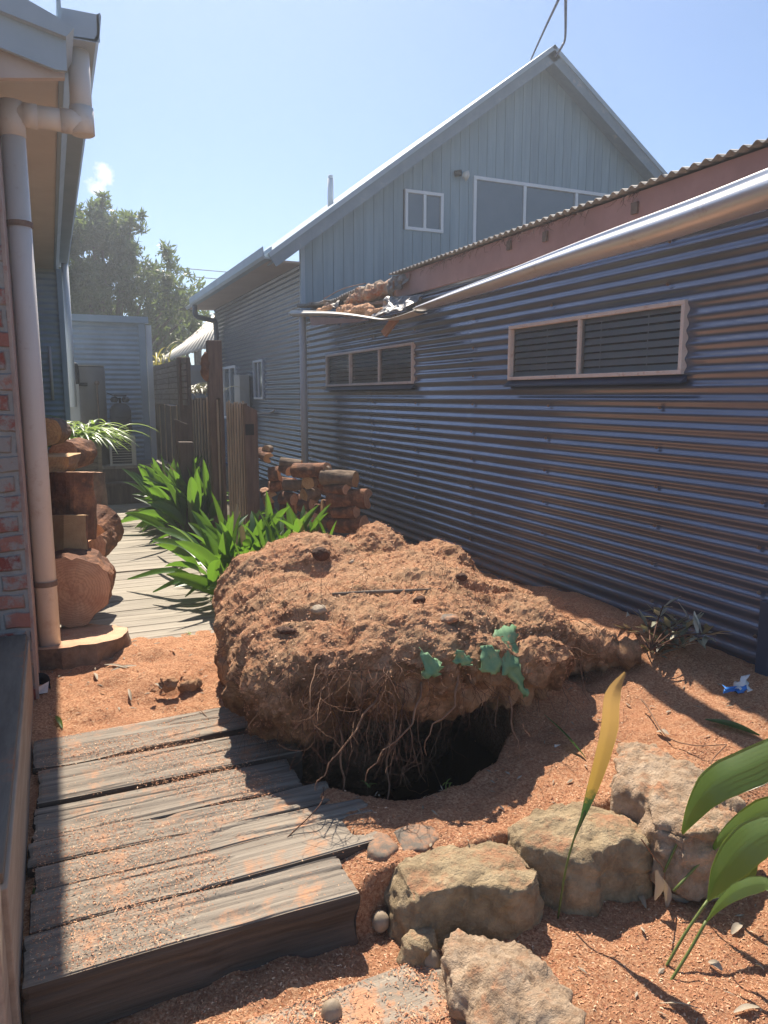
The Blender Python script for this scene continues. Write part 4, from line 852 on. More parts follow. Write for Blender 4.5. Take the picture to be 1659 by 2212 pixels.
ac = thing('louvred_unit', (.95, 11.75, .54), 'white framed louvred metal unit carrying the gas bottle', 'air conditioner')
mb = MB(); mb.box(.76, 1.09, 11.55, 12.1, .54, .96); mb.build('grille', M['black'], ac)
mb = MB(); mb.box(.745, 1.11, 11.52, 12.12, .945, .978); mb.box(.745, .775, 11.52, 11.56, .54, .945); mb.box(1.05, 1.11, 11.52, 11.56, .54, .945); mb.box(.775, 1.05, 11.52, 11.56, .54, .565)
for k_ in range(9): z = .6 + k_ * .037; mb.box(.775, 1.05, 11.545, 11.55, z, z + .006)
mb.build('casing', M['metalbox'], ac)

# slatted planter with strap-leaved plant
pb = thing('slatted_planter', (.3, 10.5, 0), 'tall dark slatted timber planter beside the log stack', 'planter')
mb = MB()
for k_ in range(11): mb.box(.0, .50, 10.0, 10.02, .02 + k_ * .088, .10 + k_ * .088); mb.box(.50, .52, 10.0, 10.5, .02 + k_ * .088, .10 + k_ * .088)
mb.build('slats', M['slat'], pb)
mb = MB(); mb.box(.5, .545, 9.96, 10.0, 0, .985); mb.build('post', M['slat'], pb); mb = MB(); mb.box(.02, .49, 10.03, 10.48, .0, .94); mb.build('soil', M['earth'], pb)
def strap_clump(name, c, n, L, W, label, mat, seed, spread=.15, lift=1.0, bias=(0, 0), cat='plant'):
    r = random.Random(seed); mb = MB(); c = Vector(c)
    for i in range(n):
        a = r.uniform(0, 6.283); d = Vector((math.cos(a) + bias[0], math.sin(a) + bias[1], 0)); b = c + Vector((r.gauss(0, spread), r.gauss(0, spread), 0)); l = L * r.uniform(.6, 1.15); up = r.uniform(.5, 1.1) * lift; pts = []; p = b
        dirn = (d * r.uniform(.2, .7) + Vector((0, 0, up))).normalized()
        for k in range(9): pts.append(p.copy()); p = p + dirn * l / 8; dirn = (dirn + d * .14 + Vector((0, 0, -.26))).normalized()
        mb.ribbon(pts, [W * (.5 + .5 * math.sin(min(1, k / 4) * 1.57)) * (1 - (k / 8) ** 3) + .001 for k in range(9)], d.cross(Vector((0, 0, 1))), .2, 2)
    return tag(mb.build(name, mat, smooth=True, loc=c), label, cat)
strap_clump('strap_leaf_plant', (.22, 10.15, .93), 230, .78, .042, 'bright arching strap leaved plant spilling from the slatted planter', M['leafspiky'], 4, .14, 1, (.15, -.1))

# ------------------------------------------------------------------ fence and screen
FX = 1.60
fn = thing('paling_fence', (FX, 9, 0), 'dark timber paling fence with pale battens between passage and wood pile', 'fence')
fx = lambda u, v=900: PX(u, v, FX).y
def palings(x0, x1, zt, nb):
    y1, y0 = fx(x0), fx(x1); mb = MB(); n = nb
    for k in range(n):
        a = y0 + (y1 - y0) * k / n; b = y0 + (y1 - y0) * (k + 1) / n
        mb.box(FX + .02, FX + .036, a, b - .004, 0, zt + rnd.uniform(-.015, .015))
    mb.build('palings', M['darkwood'], fn)
    mb = MB()
    for k in range(n):
        a = y0 + (y1 - y0) * (k + .5) / n; mb.box(FX + .004, FX + .019, a - .011, a + .011, 0, zt + rnd.uniform(-.02, .03))
    mb.build('battens', M['pale_batten'], fn)
palings(412, 472, 1.52, 9); palings(486, 526, 1.48, 7); palings(312, 404, 1.42, 8)
def fpost(u, yv, zt, w_, nm='post', parent=fn, mat='post', X0=FX, lab=None):
    y = PX(u, 900, X0).y; mb = MB(); mb.box(X0 - w_ / 2 - .03, X0 + w_ / 2 - .03, y, y + w_, -.05, zt); o = mb.build(nm, M[mat], parent, bevel=.005); 
    if lab: tag(o, lab[0], lab[1])
    return y
fpost(408, 0, PX(415, 768, FX).z, .15)
# far right post of fence with slanted top and a mortise
y = fx(528); mb = MB(); mb.prism([(FX - .0, -.05), (FX + .115, -.05), (FX + .115, 1.42), (FX - .0, 1.48)], 1, y - .02, y + .06); mb.box(FX + .0, FX + .08, y - .022, y - .019, 1.2, 1.3, 1); mb.build('post', [M['post'], M['black']], fn)
# tall post stands on its own
yt = PY(465, 735, 8.0); mb = MB(); xa = PY(449, 740, 8.0).x; xb = PY(479, 740, 8.0).x; mb.box(xa, xb, 8.0, 8.13, -.05, PY(465, 735, 8.0).z)
tpst = thing('tall_timber_post', ((xa + xb) / 2, 8.06, 0), 'tall square brown timber post rising above the fence', 'post'); mb.build('post_shaft', M['post'], tpst, bevel=.004)
lump('burl', [((xa - .02, 8.05, 1.86), (.06, .06, .16))], .012, M['bark'], None, None, .012, 14, parent=tpst, smooth=True, cr=.002)
sc = thing('slatted_screen', (FX - .05, 11, 1.4), 'row of horizontal slat timber screen panels fixed along the fence top', 'screen')
edges = [403.5, 367, 339.5, 322.5, 307]
for i in range(4):
    ya, yb = PX(edges[i], 820, FX - .05).y, PX(edges[i + 1], 820, FX - .05).y
    zt, zb = PX(403, 771, FX - .05).z, PX(403, 876, FX - .05).z; mb = MB(); n = 8; h = (zt - zb) / n
    for k in range(n): mb.box(FX - .07, FX - .05, ya + .015, yb - .015, zb + k * h + .004, zb + (k + 1) * h - .006)
    mb.build('screen_panel', M['slat'], sc)
    mb = MB(); mb.box(FX - .049, FX - .03, ya, yb, zb, zt - .01); mb.build('backing', M['darkwood'], sc)
# old stumps of posts
for k_, (u0, u1, v, Yp, lab) in enumerate(((378, 405, 905, 8.6, 'slanting broken grey post stump behind the leafy clump'), (388, 418, 955, 8.3, 'short square cut post stump with sawdust on top behind the leafy clump'))):
    a, b = PY(u0, v, Yp), PY(u1, v, Yp); mb = MB(); mb.prism([(a.x, -.05), (b.x, -.05), (b.x, b.z - (.06 if k_ == 0 else 0)), (a.x, a.z)], 1, Yp, Yp + .12)
    tag(mb.build('post_stump', M['darkwood'], bevel=.006, loc=(a.x, Yp, 0)), lab, 'post')
mb = MB(); a, b = PZ(443, 1112, .05), PZ(470, 1140, .05); mb.beam(a + Vector((0, .25, .06)), b + Vector((.05, -.05, .04)), .06, .16); tag(mb.build('edging_timber', M['cutpale'], bevel=.004), 'pale garden edging timber between the two leafy clumps', 'timber')
strap_clump('shrub_sprig', PX(440, 850, FX + .25), 70, .34, .03, 'small dark leafed shrub poking over the fence beside the tall post', M['leafolive'], 14, .12, .9)
strap_clump('palm_frond', PY(345, 790, 14.5), 22, .8, .035, 'yellowing palm fronds above the far end of the slatted screen', M['palmleaf'], 15, .1, .5, (-.8, 0))

# ------------------------------------------------------------------ broad leaf clumps
def broad_leaf(mb, b, d, L, W, stalk=.25, up=.9, droop=.12, r=rnd, twist=0, mi=0):
    d = Vector((d[0], d[1], 0)).normalized(); dirn = (d * (1 - up) + Vector((0, 0, up))).normalized(); p = Vector(b); pts = []; n = 13
    for k in range(n): pts.append(p.copy()); p = p + dirn * (L / (n - 1)); dirn = (dirn + d * droop * .5 + Vector((0, 0, -droop))).normalized()
    wd = []
    for k in range(n):
        t = (k / (n - 1) - stalk) / (1 - stalk); wd.append(.007 if t <= 0 else max(.004, W * (math.sin(math.pi * min(1, t ** .8)) ** .7)))
    sd_ = d.cross(Vector((0, 0, 1))); sd_ = Matrix.Rotation(twist, 3, dirn) @ sd_
    mb.ribbon(pts, wd, sd_, .22, 8, mi, .03)
def leaf_clump(name, cs, n, L, W, label, seed, bias=(0, 0), group=None):
    r = random.Random(seed); mb = MB()
    for i in range(n):
        c = cs[i % len(cs)]; a = r.uniform(0, 6.283); d = (math.cos(a) + bias[0], math.sin(a) + bias[1]); b = (c[0] + r.gauss(0, .09), c[1] + r.gauss(0, .14), c[2] - .03)
        u = r.choice([.95, .92, .88, .8, .66, .45]); broad_leaf(mb, b, d, L * r.uniform(.65, 1.12), W * r.uniform(.75, 1.15), r.uniform(.2, .35), u, r.uniform(.02, .11), r, r.uniform(-1.3, 1.3), 1 if r.random() < .05 else 0)
    return tag(mb.build(name, [M['leaf'], M['leafdry']], smooth=True, loc=cs[0]), label, 'plant', group)
G = 'broad leafed clumps along the deck'
leaf_clump('broad_leaf_clump', [(1.32, 9.0, .02), (1.40, 8.6, .02), (1.28, 9.4, .02), (1.42, 9.2, .02), (1.38, 8.2, .02)], 185, .84, .115, 'larger green leafy clump at the fence foot behind, overhanging the deck', 3, (-.25, -.15), G)
leaf_clump('broad_leaf_clump', [(1.25, 5.75, .02), (1.45, 5.6, .02), (1.35, 6.0, .02), (1.62, 5.7, .02), (1.8, 5.75, .02), (1.2, 5.5, .02)], 125, .74, .105, 'nearer green leafy clump between the deck and the root ball', 8, (-.2, -.1), G)
mb = MB(); r8 = random.Random(81)
for (u, v, bx_, by_) in ((275, 1252, 1.15, 5.5), (330, 1280, 1.12, 5.35), (340, 1140, 1.2, 5.7), (330, 1165, 1.15, 5.6), (400, 1290, 1.15, 5.3)):
    e = PZ(u, v, .08 if v > 1200 else .25); b = Vector((bx_, by_, .05)); m_ = (b + e) / 2 + Vector((0, 0, .12)); pts = curve([b, m_, e], 7)
    mb.ribbon(pts, [.008 if k < 4 else .075 * math.sin(math.pi * min(.98, (k - 3.5) / 11)) ** .8 + .004 for k in range(len(pts))], (.2, 1, .3), .2, 4)
tag(mb.build('sprawling_leaves', M['leaf'], smooth=True, loc=(1.1, 5.4, 0)), 'long flattened leaves sprawling over the deck boards', 'plant')

# yellow tipped leaf in the foreground
YP = 1.80
px = [(1205, 1985), (1222, 1880), (1240, 1812), (1258, 1765), (1278, 1705), (1298, 1640), (1315, 1570), (1322, 1500), (1350, 1452)]
wp = [4, 4, 5, 12, 30, 40, 46, 42, 6]; pts = curve([PY(*p, YP) for p in px], 4); wd = [x / 1600 * 2.0 for x in lerps(wp, 4)]
yl = thing('yellow_tipped_leaf', pts[0], 'single upright leaf with yellow upper half on a thin stalk in the sawdust', 'plant')
mb = MB(); mb.ribbon(pts, wd, (1, -.5, 0), .18, 18, rib=.045); mb.build('blade', M['yleaf'], yl, smooth=True)
mb = MB(); mb.tube(pts[:14], .0035, 6); mb.build('stalk', M['stem'], yl, smooth=True)
# big ribbed leaves at the right
def zz(p): return (1360.4 + .2948 * p[0], 1559.5 + .2948 * p[1])
rp = thing('ribbed_leaf_plant', PZ(1440, 2150, -.15), 'plant with large arching ribbed green leaves at the right edge', 'plant')
LV = [([(250, 1100), (375, 830)], [(375, 830), (440, 680), (560, 500), (700, 400), (880, 320), (1070, 230), (1200, 190)], [12, 110, 200, 235, 240, 220, 60], 1.72, 1.5, -.16),
      ([(320, 1240), (580, 960)], [(580, 960), (690, 830), (830, 730), (960, 660), (1100, 620), (1200, 610)], [14, 80, 140, 170, 160, 40], 1.66, 1.45, -.16),
      ([(205, 1900), (400, 1560), (570, 1310)], [(570, 1310), (640, 1150), (750, 1000), (880, 870), (1030, 790), (1180, 740)], [16, 150, 230, 240, 210, 60], 1.5, 1.35, -.15),
      ([(235, 2000), (430, 1690), (560, 1460)], [(560, 1460), (650, 1340), (770, 1240), (900, 1190), (1000, 1190), (1060, 1270)], [14, 60, 100, 105, 80, 10], 1.45, 1.3, -.15),
      ([(385, 1270), (600, 1080)], [(600, 1080), (700, 1010), (830, 960), (900, 950)], [10, 50, 50, 10], 1.7, 1.65, -.16),
      ([(570, 1310), (600, 1290)], [(600, 1290), (720, 1200), (850, 1090), (940, 950)], [14, 100, 120, 20], 1.5, 1.48, -.15)]
for (stm, lf, wds, Y0, Y1, zg) in LV:
    n = len(lf); pl = [PY(*zz(p), Y0 + (Y1 - Y0) * i / (n - 1)) for i, p in enumerate(lf)]; pts = curve(pl, 5)
    wl = [x * 1.2 * .2948 / 1600 * (pl[min(i // 5, n - 1)].length * .95) for i, x in enumerate(lerps(wds, 5))]
    mb = MB(); mb.ribbon(pts, wl, (pts[-1] - pts[0]).cross((pts[len(pts) // 2] - Vector((0, 0, CH))).normalized() - Vector((-.45, -.05, .95))), .13, 16, rib=.05); mb.build('leaf_blade', M['leafbig'], rp, smooth=True)
    sp = [PY(*zz(p), Y0) for p in stm]; mb = MB(); mb.tube(curve(sp, 5), .0045, 6); mb.build('leaf_stem', M['stem'], rp, smooth=True)

# dry hanging leaves and twigs near the plant
dl = thing('wilted_sprig', PY(1412, 1980, 1.72), 'wilted sprig with limp grey green leaves beside the boulder', 'twig')
mb = MB(); mb.tube(curve([PY(1423, 2025, 1.72), PY(1424, 1950, 1.72), PY(1436, 1885, 1.72), PY(1412, 1850, 1.72), PY(1385, 1812, 1.72)], 5), .0025, 5); mb.build('stalk', M['root'], dl, smooth=True)
mb = MB()
for (a, b, w_) in (((1418, 1880), (1415, 1945), .03), ((1428, 1895), (1440, 1965), .025), ((1445, 1930), (1500, 1980), .035), ((1415, 2020), (1410, 2050), .015), ((1430, 2030), (1435, 2065), .015)):
    A, B = PY(*a, 1.70), PY(*b, 1.69); mb.ribbon(curve([A, (A + B) / 2 + Vector((.01, -.01, 0)), B], 4), [w_ * math.sin(math.pi * min(.97, (k + .6) / 9)) for k in range(9)], (1, -.6, .2), .2, 2)
mb.build('limp_leaves', M['leafdry'], dl, smooth=True)

# ------------------------------------------------------------------ stones
def stone(name, px, zt, zb, vox, mat, label, seed, disp=.02, flare=.04, tilt=(0, 0), group=None, cat='stone', sm=1, dz=None):
    pts = [PZ(*p, zt) for p in px]; c = sum(pts, Vector()) / len(pts); mb = MB(); n = len(pts); rings = []
    r = random.Random(seed)
    for (f, s_) in ((0, .94), (.1, 1.0), (.5, 1.0 + flare * .6), (1, 1 + flare)):
        rings.append([Vector((c.x + (p.x - c.x) * s_, c.y + (p.y - c.y) * s_, zt + (zb - zt) * f + (tilt[0] * (p.x - c.x) + tilt[1] * (p.y - c.y)) * (1 - f))) for p in pts])
    vs = [v for rg in rings for v in rg]; fs = [(k * n + i, k * n + (i + 1) % n, (k + 1) * n + (i + 1) % n, (k + 1) * n + i) for k in range(3) for i in range(n)]
    tc_ = Vector((c.x, c.y, zt + (dz or .008))); vs.append(tc_); vs.append(Vector((c.x, c.y, zb))); fs += [(n * 4, (i + 1) % n, i) for i in range(n)] + [(n * 4 + 1, 3 * n + i, 3 * n + (i + 1) % n) for i in range(n)]
    me = bpy.data.meshes.new('t'); me.from_pydata(vs, [], fs); o = bpy.data.objects.new('t', me); COL.objects.link(o)
    md = o.modifiers.new('r', 'REMESH'); md.mode = 'VOXEL'; md.voxel_size = vox; s2 = o.modifiers.new('s', 'SMOOTH'); s2.iterations = sm; s2.factor = .5
    ev = o.evaluated_get(bpy.context.evaluated_depsgraph_get()); m2 = ev.to_mesh(); V = np.empty(len(m2.vertices) * 3); m2.vertices.foreach_get('co', V); N = np.empty(len(V)); m2.vertices.foreach_get('normal', N)
    Fs = [tuple(p.vertices) for p in m2.polygons]; ev.to_mesh_clear(); bpy.data.objects.remove(o)
    V = V.reshape(-1, 3); N = N.reshape(-1, 3)
    rs = np.random.RandomState(seed + 100); cc = V.mean(0)
    for _ in range(9):
        dn = rs.randn(3); dn[2] = dn[2] * .7 + .15; dn /= np.linalg.norm(dn); pj = (V - cc) @ dn; L_ = np.percentile(pj, rs.uniform(94, 99)); V = V - np.clip(pj - L_, 0, None)[:, None] * dn * .8
    V = V + N * (fbm(V, 6, 3, seed) * disp + fbm(V, 28, 4, seed + 2, .65) * disp * .5 + (np.abs(fbm(V, 9, 3, seed + 6)) - .3) * disp * .6 + np.clip(1 - np.abs(vn(V * 5, seed + 4)) * 8, 0, 1) * disp * -.9)[:, None]
    ob_ = raw(name, V, Fs, mat, smooth=True, loc=(c.x, c.y, zb)); tag(ob_, label, cat, group); return ob_
def q_(L): return [(796 + .52 * a, 1526 + .52 * b) for a, b in L]
GS = 'rocks edging the garden bed'
stone('garden_rock', q_([(75, 650), (170, 600), (300, 560), (400, 510), (540, 503), (600, 530), (650, 600), (730, 670), (705, 735), (600, 765), (480, 745), (370, 745), (270, 775), (200, 790), (110, 720)]), .01, -.24, .010, M['stone'], 'flat topped sandstone rock with lichen yellow face right of the front sleeper', 5, .014, .06, group=GS)
stone('garden_rock', q_([(580, 485), (720, 425), (880, 380), (980, 395), (1100, 440), (1205, 505), (1165, 560), (1000, 590), (960, 625), (840, 625), (700, 590), (640, 575)]), .035, -.22, .010, M['stone'], 'sawdust covered sandstone rock in the middle of the row', 6, .014, .05, group=GS)
stone('garden_rock', [(1345, 1590), (1370, 1572), (1410, 1585), (1450, 1620), (1520, 1660), (1590, 1710), (1625, 1735), (1610, 1760), (1560, 1790), (1480, 1800), (1420, 1775), (1390, 1720), (1330, 1700), (1325, 1650)], .10, -.14, .012, M['stone2'], 'big rounded boulder at the right behind the ribbed leaves', 9, .022, .06, group=GS, sm=2, dz=.03)
stone('garden_rock', q_([(310, 1000), (350, 930), (430, 890), (520, 905), (620, 935), (700, 990), (780, 1060), (850, 1160), (920, 1290), (960, 1420), (800, 1560), (560, 1560), (480, 1400), (420, 1250), (340, 1150)]), -.055, -.30, .012, M['stone2'], 'craggy pink grey rock at the bottom of the picture', 12, .026, .10, group=GS, sm=1, dz=.04)
stone('garden_rock', q_([(125, 955), (190, 900), (262, 853), (280, 890), (285, 960), (240, 1010), (170, 1000)]), -.10, -.26, .008, M['stone'], 'small wedge shaped rock beside the front sleeper end', 15, .01, .1, group=GS)
def pebble(px, py, z, r, seed, label, mat='pebble'):
    c = PZ(px, py, z); lump('pebble', [(c, r, seed * .7)], .006 if max(r) < .06 else .008, M[mat], label, 'pebble', .006, 10, seed=seed, group='loose pebbles between the rocks', smooth=True, cr=0)
pebble(717, 2190, -.165, (.030, .028, .042), 1, 'smooth grey pebble standing alone in front of the step')
pebble(930, 2078, -.17, (.036, .034, .055), 2, 'rounded brown pebble leaning under the wedge rock'); pebble(968, 1970, -.15, (.05, .03, .022), 3, 'flat pebble wedged under the flat topped sandstone')
pebble(822, 1992, -.15, (.03, .03, .035), 4, 'dark pebble at the front sleeper corner'); pebble(852, 2000, -.18, (.03, .025, .02), 6, 'small dark pebble beside the corner pebble')
stone('flagstone', [(845, 1790), (880, 1775), (945, 1783), (950, 1808), (920, 1835), (870, 1835)], .004, -.06, .008, M['slate'], 'grey slate flagstone flush in the sawdust behind the sandstone', 20, .004, 0, cat='flagstone')
stone('flagstone', [(800, 1790), (838, 1800), (862, 1828), (835, 1850), (790, 1852)], .006, -.06, .008, M['slate'], 'small slate flagstone at the end of the sleepers', 22, .004, 0, cat='flagstone')
mb = MB(); p = PZ(1320, 1650, .02) ; P0 = PZ(1219, 1645, -.01); mb.beam(P0 + Vector((-.02, 0, -.03)), P0 + Vector((.0, .04, .06)), .05, .008, up=(0, -1, 0)); tag(mb.build('tag_label', M['pvcgrey'], bevel=.001), 'faded pale plastic plant tag sticking out of the shaded sawdust', 'plant tag')

# ------------------------------------------------------------------ logs
def log(name, a, b, r, label, group, seed, arc=(0, 360), bark='bark', cut='cut', ell=1.0, up=(0, 0, 1)):
    a, b = Vector(a), Vector(b); ax = b - a; L = ax.length; d = ax.normalized(); u = Vector(up); u = (u - d * u.dot(d)).normalized(); w_ = u.cross(d)
    rr_ = random.Random(seed); prof = []; full = arc[1] - arc[0] >= 359; na = 40
    for k in range(na): 
        an_ = R(arc[0] + (arc[1] - arc[0]) * k / (na if full else na - 1)); prof.append((math.cos(an_), math.sin(an_)))
    if not full:
        e0, e1 = prof[-1], prof[0]
        for k in range(1, 5): prof.append((e0[0] * (1 - k / 5), e0[1] * (1 - k / 5)))
        prof.append((0.0, 0.0))
        for k in range(1, 5): prof.append((e1[0] * k / 5, e1[1] * k / 5))
    n = len(prof); nl = max(6, int(L / .03)); vs = []
    for i in range(nl + 1):
        t = i / nl
        for (x, y) in prof: vs.append(a + ax * t + (u * y + w_ * x * ell) * r)
    V = np.array(vs); rad = np.array([(u * y + w_ * x) for (x, y) in prof] * (nl + 1)); Q = V.copy() - np.array(a)
    al = (Q @ np.array(d))[:, None] * np.array(d); G_ = (Q - al) * 1.0 + al * .3
    V = V + rad * (fbm(G_ + seed, 14, 4, seed)[:, None] * r * .11 + fbm(Q + seed, 5, 2, seed + 3)[:, None] * r * .07)
    th = thing(name, (a + b) / 2, label, 'log', group)
    fs = [(i * n + k, i * n + (k + 1) % n, (i + 1) * n + (k + 1) % n, (i + 1) * n + k) for i in range(nl) for k in range(n)]
    mi = [0] * len(fs)
    if not full:
        for i in range(nl):
            for k in range(na - 1, n): mi[i * n + k] = 1
    raw('bark', V, fs, [M[bark], M[cut]], th, smooth=False, mi=mi)
    for e in (0, nl):
        ring = [Vector(v) for v in V[e * n:(e + 1) * n]]; c = sum(ring, Vector()) / n; sg = d * (.004 if e else -.004); rng = []; m2 = MB()
        vs2 = [c + sg]; K = 5
        for q in range(1, K + 1): vs2 += [c + (p - c) * (q / K * .995) + sg * (1 if q < K else .2) + d * rr_.uniform(-.0015, .0015) for p in ring]
        f2 = [(0, 1 + k, 1 + (k + 1) % n) for k in range(n)] + [(1 + (q - 1) * n + k, 1 + q * n + k, 1 + q * n + (k + 1) % n, 1 + (q - 1) * n + (k + 1) % n) for q in range(1, K) for k in range(n)]
        m2.add(vs2, f2); m2.build('cut_face', M[cut], th, smooth=False)
    return th
GL = 'log rounds stacked by the downpipe'
def lp(u, v, Y): return PY(u, v, Y)
log('log_round', (.06, 4.62, .0), (.06, 4.63, .14), .29, 'flat log slab on the deck dusted in sawdust under the big cut round', GL, 1, bark='barkgrey', up=(0, 1, 0))
c = lp(150, 1290, 4.95); log('log_round', (.055, 4.82, .37), (.10, 5.12, .37), .215, 'big pink cut face log round with a diagonal crack', GL, 2, bark='bark')
c = lp(190, 1170, 5.6); log('log_round', (c.x - .05, 5.45, c.z), (c.x + .06, 5.85, c.z - .02), .16, 'split log lying on the deck side of the stack, bark down', GL, 3, arc=(150, 400))
c = lp(140, 1150, 5.2); log('log_round', (c.x - .02, 5.1, c.z - .17), (c.x, 5.15, c.z + .12), .14, 'squared pale split log standing at the downpipe', GL, 4, arc=(180, 330), cut='cutpale')
c = lp(150, 1080, 5.4); log('log_round', (c.x, 5.4, c.z - .27), (c.x + .02, 5.45, c.z + .18), .15, 'tall dark red split log standing in the middle of the stack', GL, 5)
c = lp(210, 1130, 6.2); log('log_round', (c.x - .08, 6.1, c.z - .1), (c.x + .05, 6.3, c.z - .02), .17, 'log with orange lit cut face beside the tall dark one', GL, 6)
c = lp(130, 985, 5.5); log('log_round', (c.x - .12, 5.45, c.z), (c.x - .02, 5.8, c.z), .165, 'half log with broad pale face high on the stack', GL, 7, arc=(180, 360), cut='cutpale', bark='barkgrey')
c = lp(165, 975, 6.4); log('log_round', (c.x - .1, 6.3, c.z - .02), (c.x + .05, 6.6, c.z - .02), .12, 'small reddish log end behind the half log', GL, 8)
c = lp(125, 930, 5.8); log('log_round', (c.x - .08, 5.75, c.z - .01), (c.x, 6.0, c.z - .01), .10, 'grey barked half round on top of the stack', GL, 9, bark='barkgrey', cut='cutpale')
c = lp(190, 1060, 6.8); log('log_round', (c.x, 6.8, c.z - .25), (c.x + .03, 6.85, c.z + .15), .13, 'upright grey barked log at the back of the stack', GL, 10, bark='barkgrey')
# supporting log behind the pipe
log('log_round', (-.05, 5.9, .02), (.12, 6.3, .02), .17, 'dark log at the base of the stack partly hidden', GL, 11)

# wood pile by the shed
A_, B_ = Vector((1.80, 7.9, 0)), Vector((2.78, 6.15, 0)); nrm_ = (B_ - A_).cross(Vector((0, 0, 1))).normalized()
def PW(zx, zy, back=0):
    d = ray(531 + .2 * zx, 929 + .2 * zy); o = Vector((0, 0, CH)); t = (A_ - nrm_ * back * (1 if nrm_.y < 0 else -1) - o).dot(nrm_) / d.dot(nrm_); return o + d * t
pile = [(150, 235, 310, 300, 50, 'bark', 'cutpale', 'reddish split log at the far upper end of the pile'), (200, 205, 300, 215, 38, 'barkgrey', 'cutpale', 'pale split piece on the very top at the far end'),
        (365, 345, 570, 385, 46, 'barkgrey', 'cutpale', 'grey log leaning on the upper row behind the drainpipe'), (395, 410, 520, 450, 50, 'bark', 'cut', 'short log tucked left of the large top log'),
        (515, 425, 850, 430, 72, 'bark', 'cut', 'large split log along the top of the pile'), (850, 430, 1010, 440, 38, 'barkgrey', 'cutpale', 'light splinter log at the top right'),
        (265, 480, 400, 480, 78, 'bark', 'cut', 'blocky red log on the left of the pile'), (805, 500, 1145, 545, 74, 'barkgrey', 'cutpale', 'smooth round log with its cut face to the left on the upper right'),
        (870, 640, 1120, 640, 52, 'bark', 'cut', 'dark log under the smooth round log'), (915, 735, 1360, 765, 92, 'bark', 'cut', 'biggest red log jutting out at the right end'),
        (930, 895, 1305, 900, 52, 'bark', 'cut', 'flat red log second from the bottom at the right end'), (915, 1020, 1300, 1030, 75, 'bark', 'cut', 'bottom red log at the right end of the pile'),
        (425, 590, 570, 600, 52, 'barkgrey', 'cutpale', 'yellowish split log in the second row'), (650, 565, 800, 570, 60, 'barkgrey', 'cutpale', 'pale faced log in the middle of the second row'),
        (245, 610, 370, 610, 62, 'bark', 'cut', 'dark red log below the blocky one'), (235, 730, 350, 730, 60, 'barkgrey', 'cutpale', 'split yellow log low on the left'),
        (370, 730, 520, 750, 60, 'bark', 'cut', 'rough log low on the left behind the leaves'), (615, 700, 760, 705, 66, 'barkgrey', 'cutpale', 'round cut log in the third row'),
        (590, 820, 790, 820, 60, 'bark', 'cut', 'long log in the fourth row'), (800, 820, 920, 850, 70, 'bark', 'cutpale', 'dark log with pale oval face near the right stack'),
        (600, 960, 800, 960, 66, 'bark', 'cut', 'red log near the ground in the middle'), (380, 860, 590, 870, 55, 'bark', 'cut', 'dark log near the ground on the left'),
        (180, 640, 230, 860, 42, 'bark', 'cut', 'slanting log at the far left behind the fence post'), (380, 990, 600, 1000, 60, 'bark', 'cut', 'ground log hidden behind the leaves')]
for i, (x1, y1, x2, y2, r_, bk, ct, lab) in enumerate(pile):
    a, b = PW(x1, y1), PW(x2, y2); rad = r_ * .2 / 1600 * 8.3; b = b + Vector((.03 * ((i * 7) % 5 - 2), .05 * ((i * 3) % 4), 0)); a = a + Vector((0, -.03 * ((i * 5) % 3), 0))
    log('firewood_log', a, b, rad, lab, 'firewood logs piled between fence and shed', 40 + i, arc=(0, 360) if i % 3 else (20, 300), bark=bk, cut=ct, ell=1.15)
for i, (x1, y1, x2, y2, r_) in enumerate([(650, 500, 820, 500, 75), (450, 800, 700, 800, 80), (700, 650, 900, 660, 70), (300, 600, 500, 620, 80), (700, 900, 900, 920, 80), (950, 700, 1250, 820, 85)]):
    a, b = PW(x1, y1) + Vector((.08, .22, 0)), PW(x2, y2) + Vector((.1, .22, 0)); log('firewood_log', a, b, r_ * .2 / 1600 * 7, ['back row log under the large top log', 'back row log low in the pile', 'back row log behind the pale faced log', 'back row log at the left', 'back row log near the ground at the right', 'back row log behind the right stack'][i], 'firewood logs piled between fence and shed', 80 + i)
mb = MB(); mb.beam(PW(850, 960), PW(790, 1110), .09, .035, up=(0, -1, .2)); tag(mb.build('stake', M['barkgrey'], bevel=.003), 'short pale stake leaning against the front of the wood pile', 'stake')

mb = MB(); rl = random.Random(77)
for _ in range(360):
    x, y = rl.uniform(.9, 3.0), rl.uniform(1.0, 2.9)
    if rl.random() < .25: x, y = rl.uniform(-.1, .8), rl.uniform(3.6, 4.7)
    z = gz(x, y)
    if z < -.3: continue
    a = rl.uniform(0, 6.28); L = rl.uniform(.012, .045); p = Vector((x, y, z + .006)); dv = Vector((math.cos(a), math.sin(a), rl.uniform(-.1, .35))); sd_ = Vector((-math.sin(a), math.cos(a), rl.uniform(-.6, .6)))
    mb.ribbon([p, p + dv * L * .5 + Vector((0, 0, .003)), p + dv * L], [.002, L * rl.uniform(.12, .4), .001], sd_, .2, 2)
tag(mb.build('leaf_litter', M['leafdry']), 'scraps of dry leaf and pale splinters strewn through the sawdust', 'leaf litter', kind='stuff')
def gp(u, v, z0=0.0, lift=.004):
    p = PZ(u, v, z0)
    for _ in range(3): p = PZ(u, v, gz(p.x, p.y) + lift)
    return p
